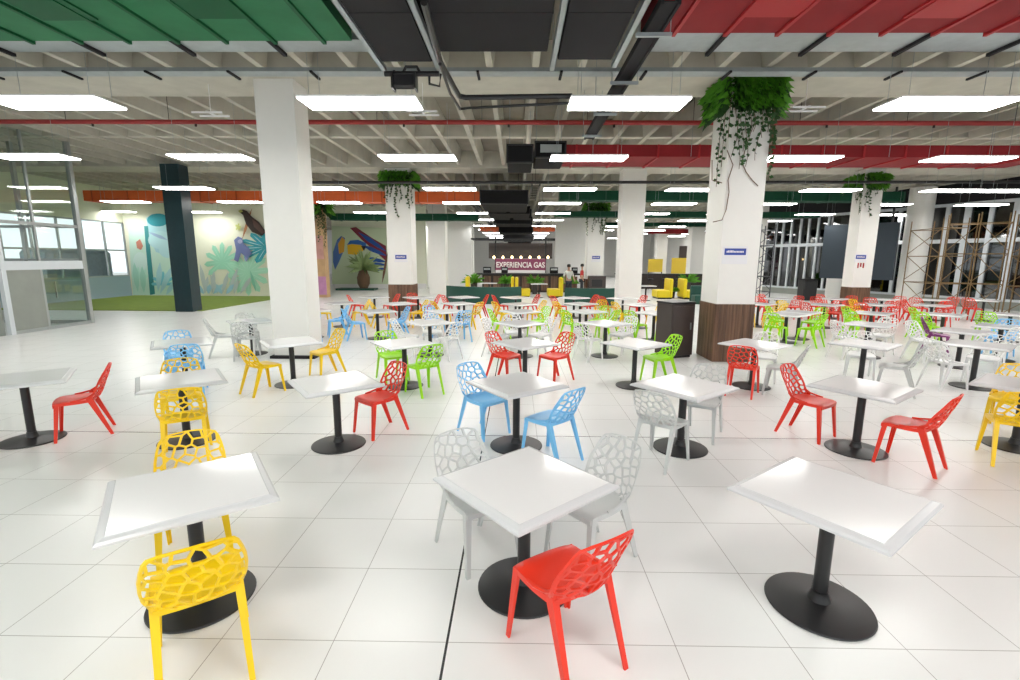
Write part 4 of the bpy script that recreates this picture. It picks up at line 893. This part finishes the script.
struct(MB().prism([(16.9, 31.2), (18.2, 34), (18.2, 62), (16.9, 62)], 0, SLABZ), 'wall_right_back', M['white_wall'])
for i, (px, rad, Y) in enumerate(((909, .5, 23.4), (833, .36, 26.6))):
    a = atY(px, 290, Y); struct(MB().lathe([(rad, 0), (rad, TOPZ if i == 0 else 1.6)], 28, (a.x, Y)), 'trim_%d' % (30 + i), M['pillar'])
pa, pb = atY(819, 278, 25.3), atY(892, 278, 22.8)
o = thing('hanging_screen', 'large dark navy screen board behind the far right wood-based pillar', 'screen', (pa.x, pa.y, 0)); d_ = pb - pa; L_ = math.hypot(d_.x, d_.y); o.rotation_euler.z = math.atan2(d_.y, d_.x)
zt_ = atY(850, 222, 23).z; MB().box(0, L_, 0, .18, pa.z, zt_).build('board', M['navyp'], o)
for x_ in (.3, L_ - .3): MB().box(x_ - .04, x_ + .04, .05, .13, zt_, TOPZ).build('hanger_rod', M['black'], o)
def scaffold(px0, px1, Y0, Y1, z1, m, label, lifts=3, bays=1):
    a, b = atY(px0, 300, Y0), atY(px1, 300, Y1); d_ = Vector((b.x - a.x, b.y - a.y, 0)); L = d_.length
    r = thing('scaffold_tower', label, 'scaffold', (a.x, a.y, 0), math.atan2(d_.y, d_.x)); n = bays; dp = .9
    for k in range(n + 1):
        for y in (0, dp): MB().tube([(L * k / n, y, 0), (L * k / n, y, z1)], .024, 6).build('standard', M[m], r)
    for q in range(1, lifts + 1):
        z = z1 * q / (lifts + .35)
        h = MB().tube([(0, 0, z), (L, 0, z)], .016, 5).tube([(0, dp, z), (L, dp, z)], .016, 5)
        for k in range(n + 1): h.tube([(L * k / n, 0, z), (L * k / n, dp, z)], .016, 5)
        h.build('ledger', M[m], r)
        for k in range(n):
            z0 = z1 * (q - 1) / (lifts + .35)
            MB().tube([(L * k / n, 0, z0 + .1), (L * (k + 1) / n, 0, z)], .014, 5).tube([(L * (k + 1) / n, 0, z0 + .1), (L * k / n, 0, z)], .014, 5).build('cross_brace', M[m], r)
    return r
scaffold(901, 932, 22.2, 20.2, 3.8, 'scaf', 'ochre scaffold tower before the round white column', 3, 1)
scaffold(938, 1000, 19.9, 18.8, 3.95, 'scaf', 'ochre scaffold tower before the right glazing, middle one', 3, 2)
scaffold(1004, 1050, 18.6, 17.6, 3.8, 'scaf', 'ochre scaffold tower at the right edge of the photo', 3, 1)
scaffold(755, 769, 21.5, 21.5, 3.6, 'scafb', 'dark scaffold tower right behind the near vine pillar', 5, 1)
o = thing('equipment_bin', 'black bin standing before the far left bay of the right glazing', 'bin', (atY(807, 290, 25.5).x, 25.5, 0)); MB().bbox(-.35, .35, -.3, .3, 0, 1.05, .03).build('body', M['black'], o); MB().bbox(-.37, .37, -.32, .32, 1.05, 1.12, .02).build('lid', M['charcoal'], o)
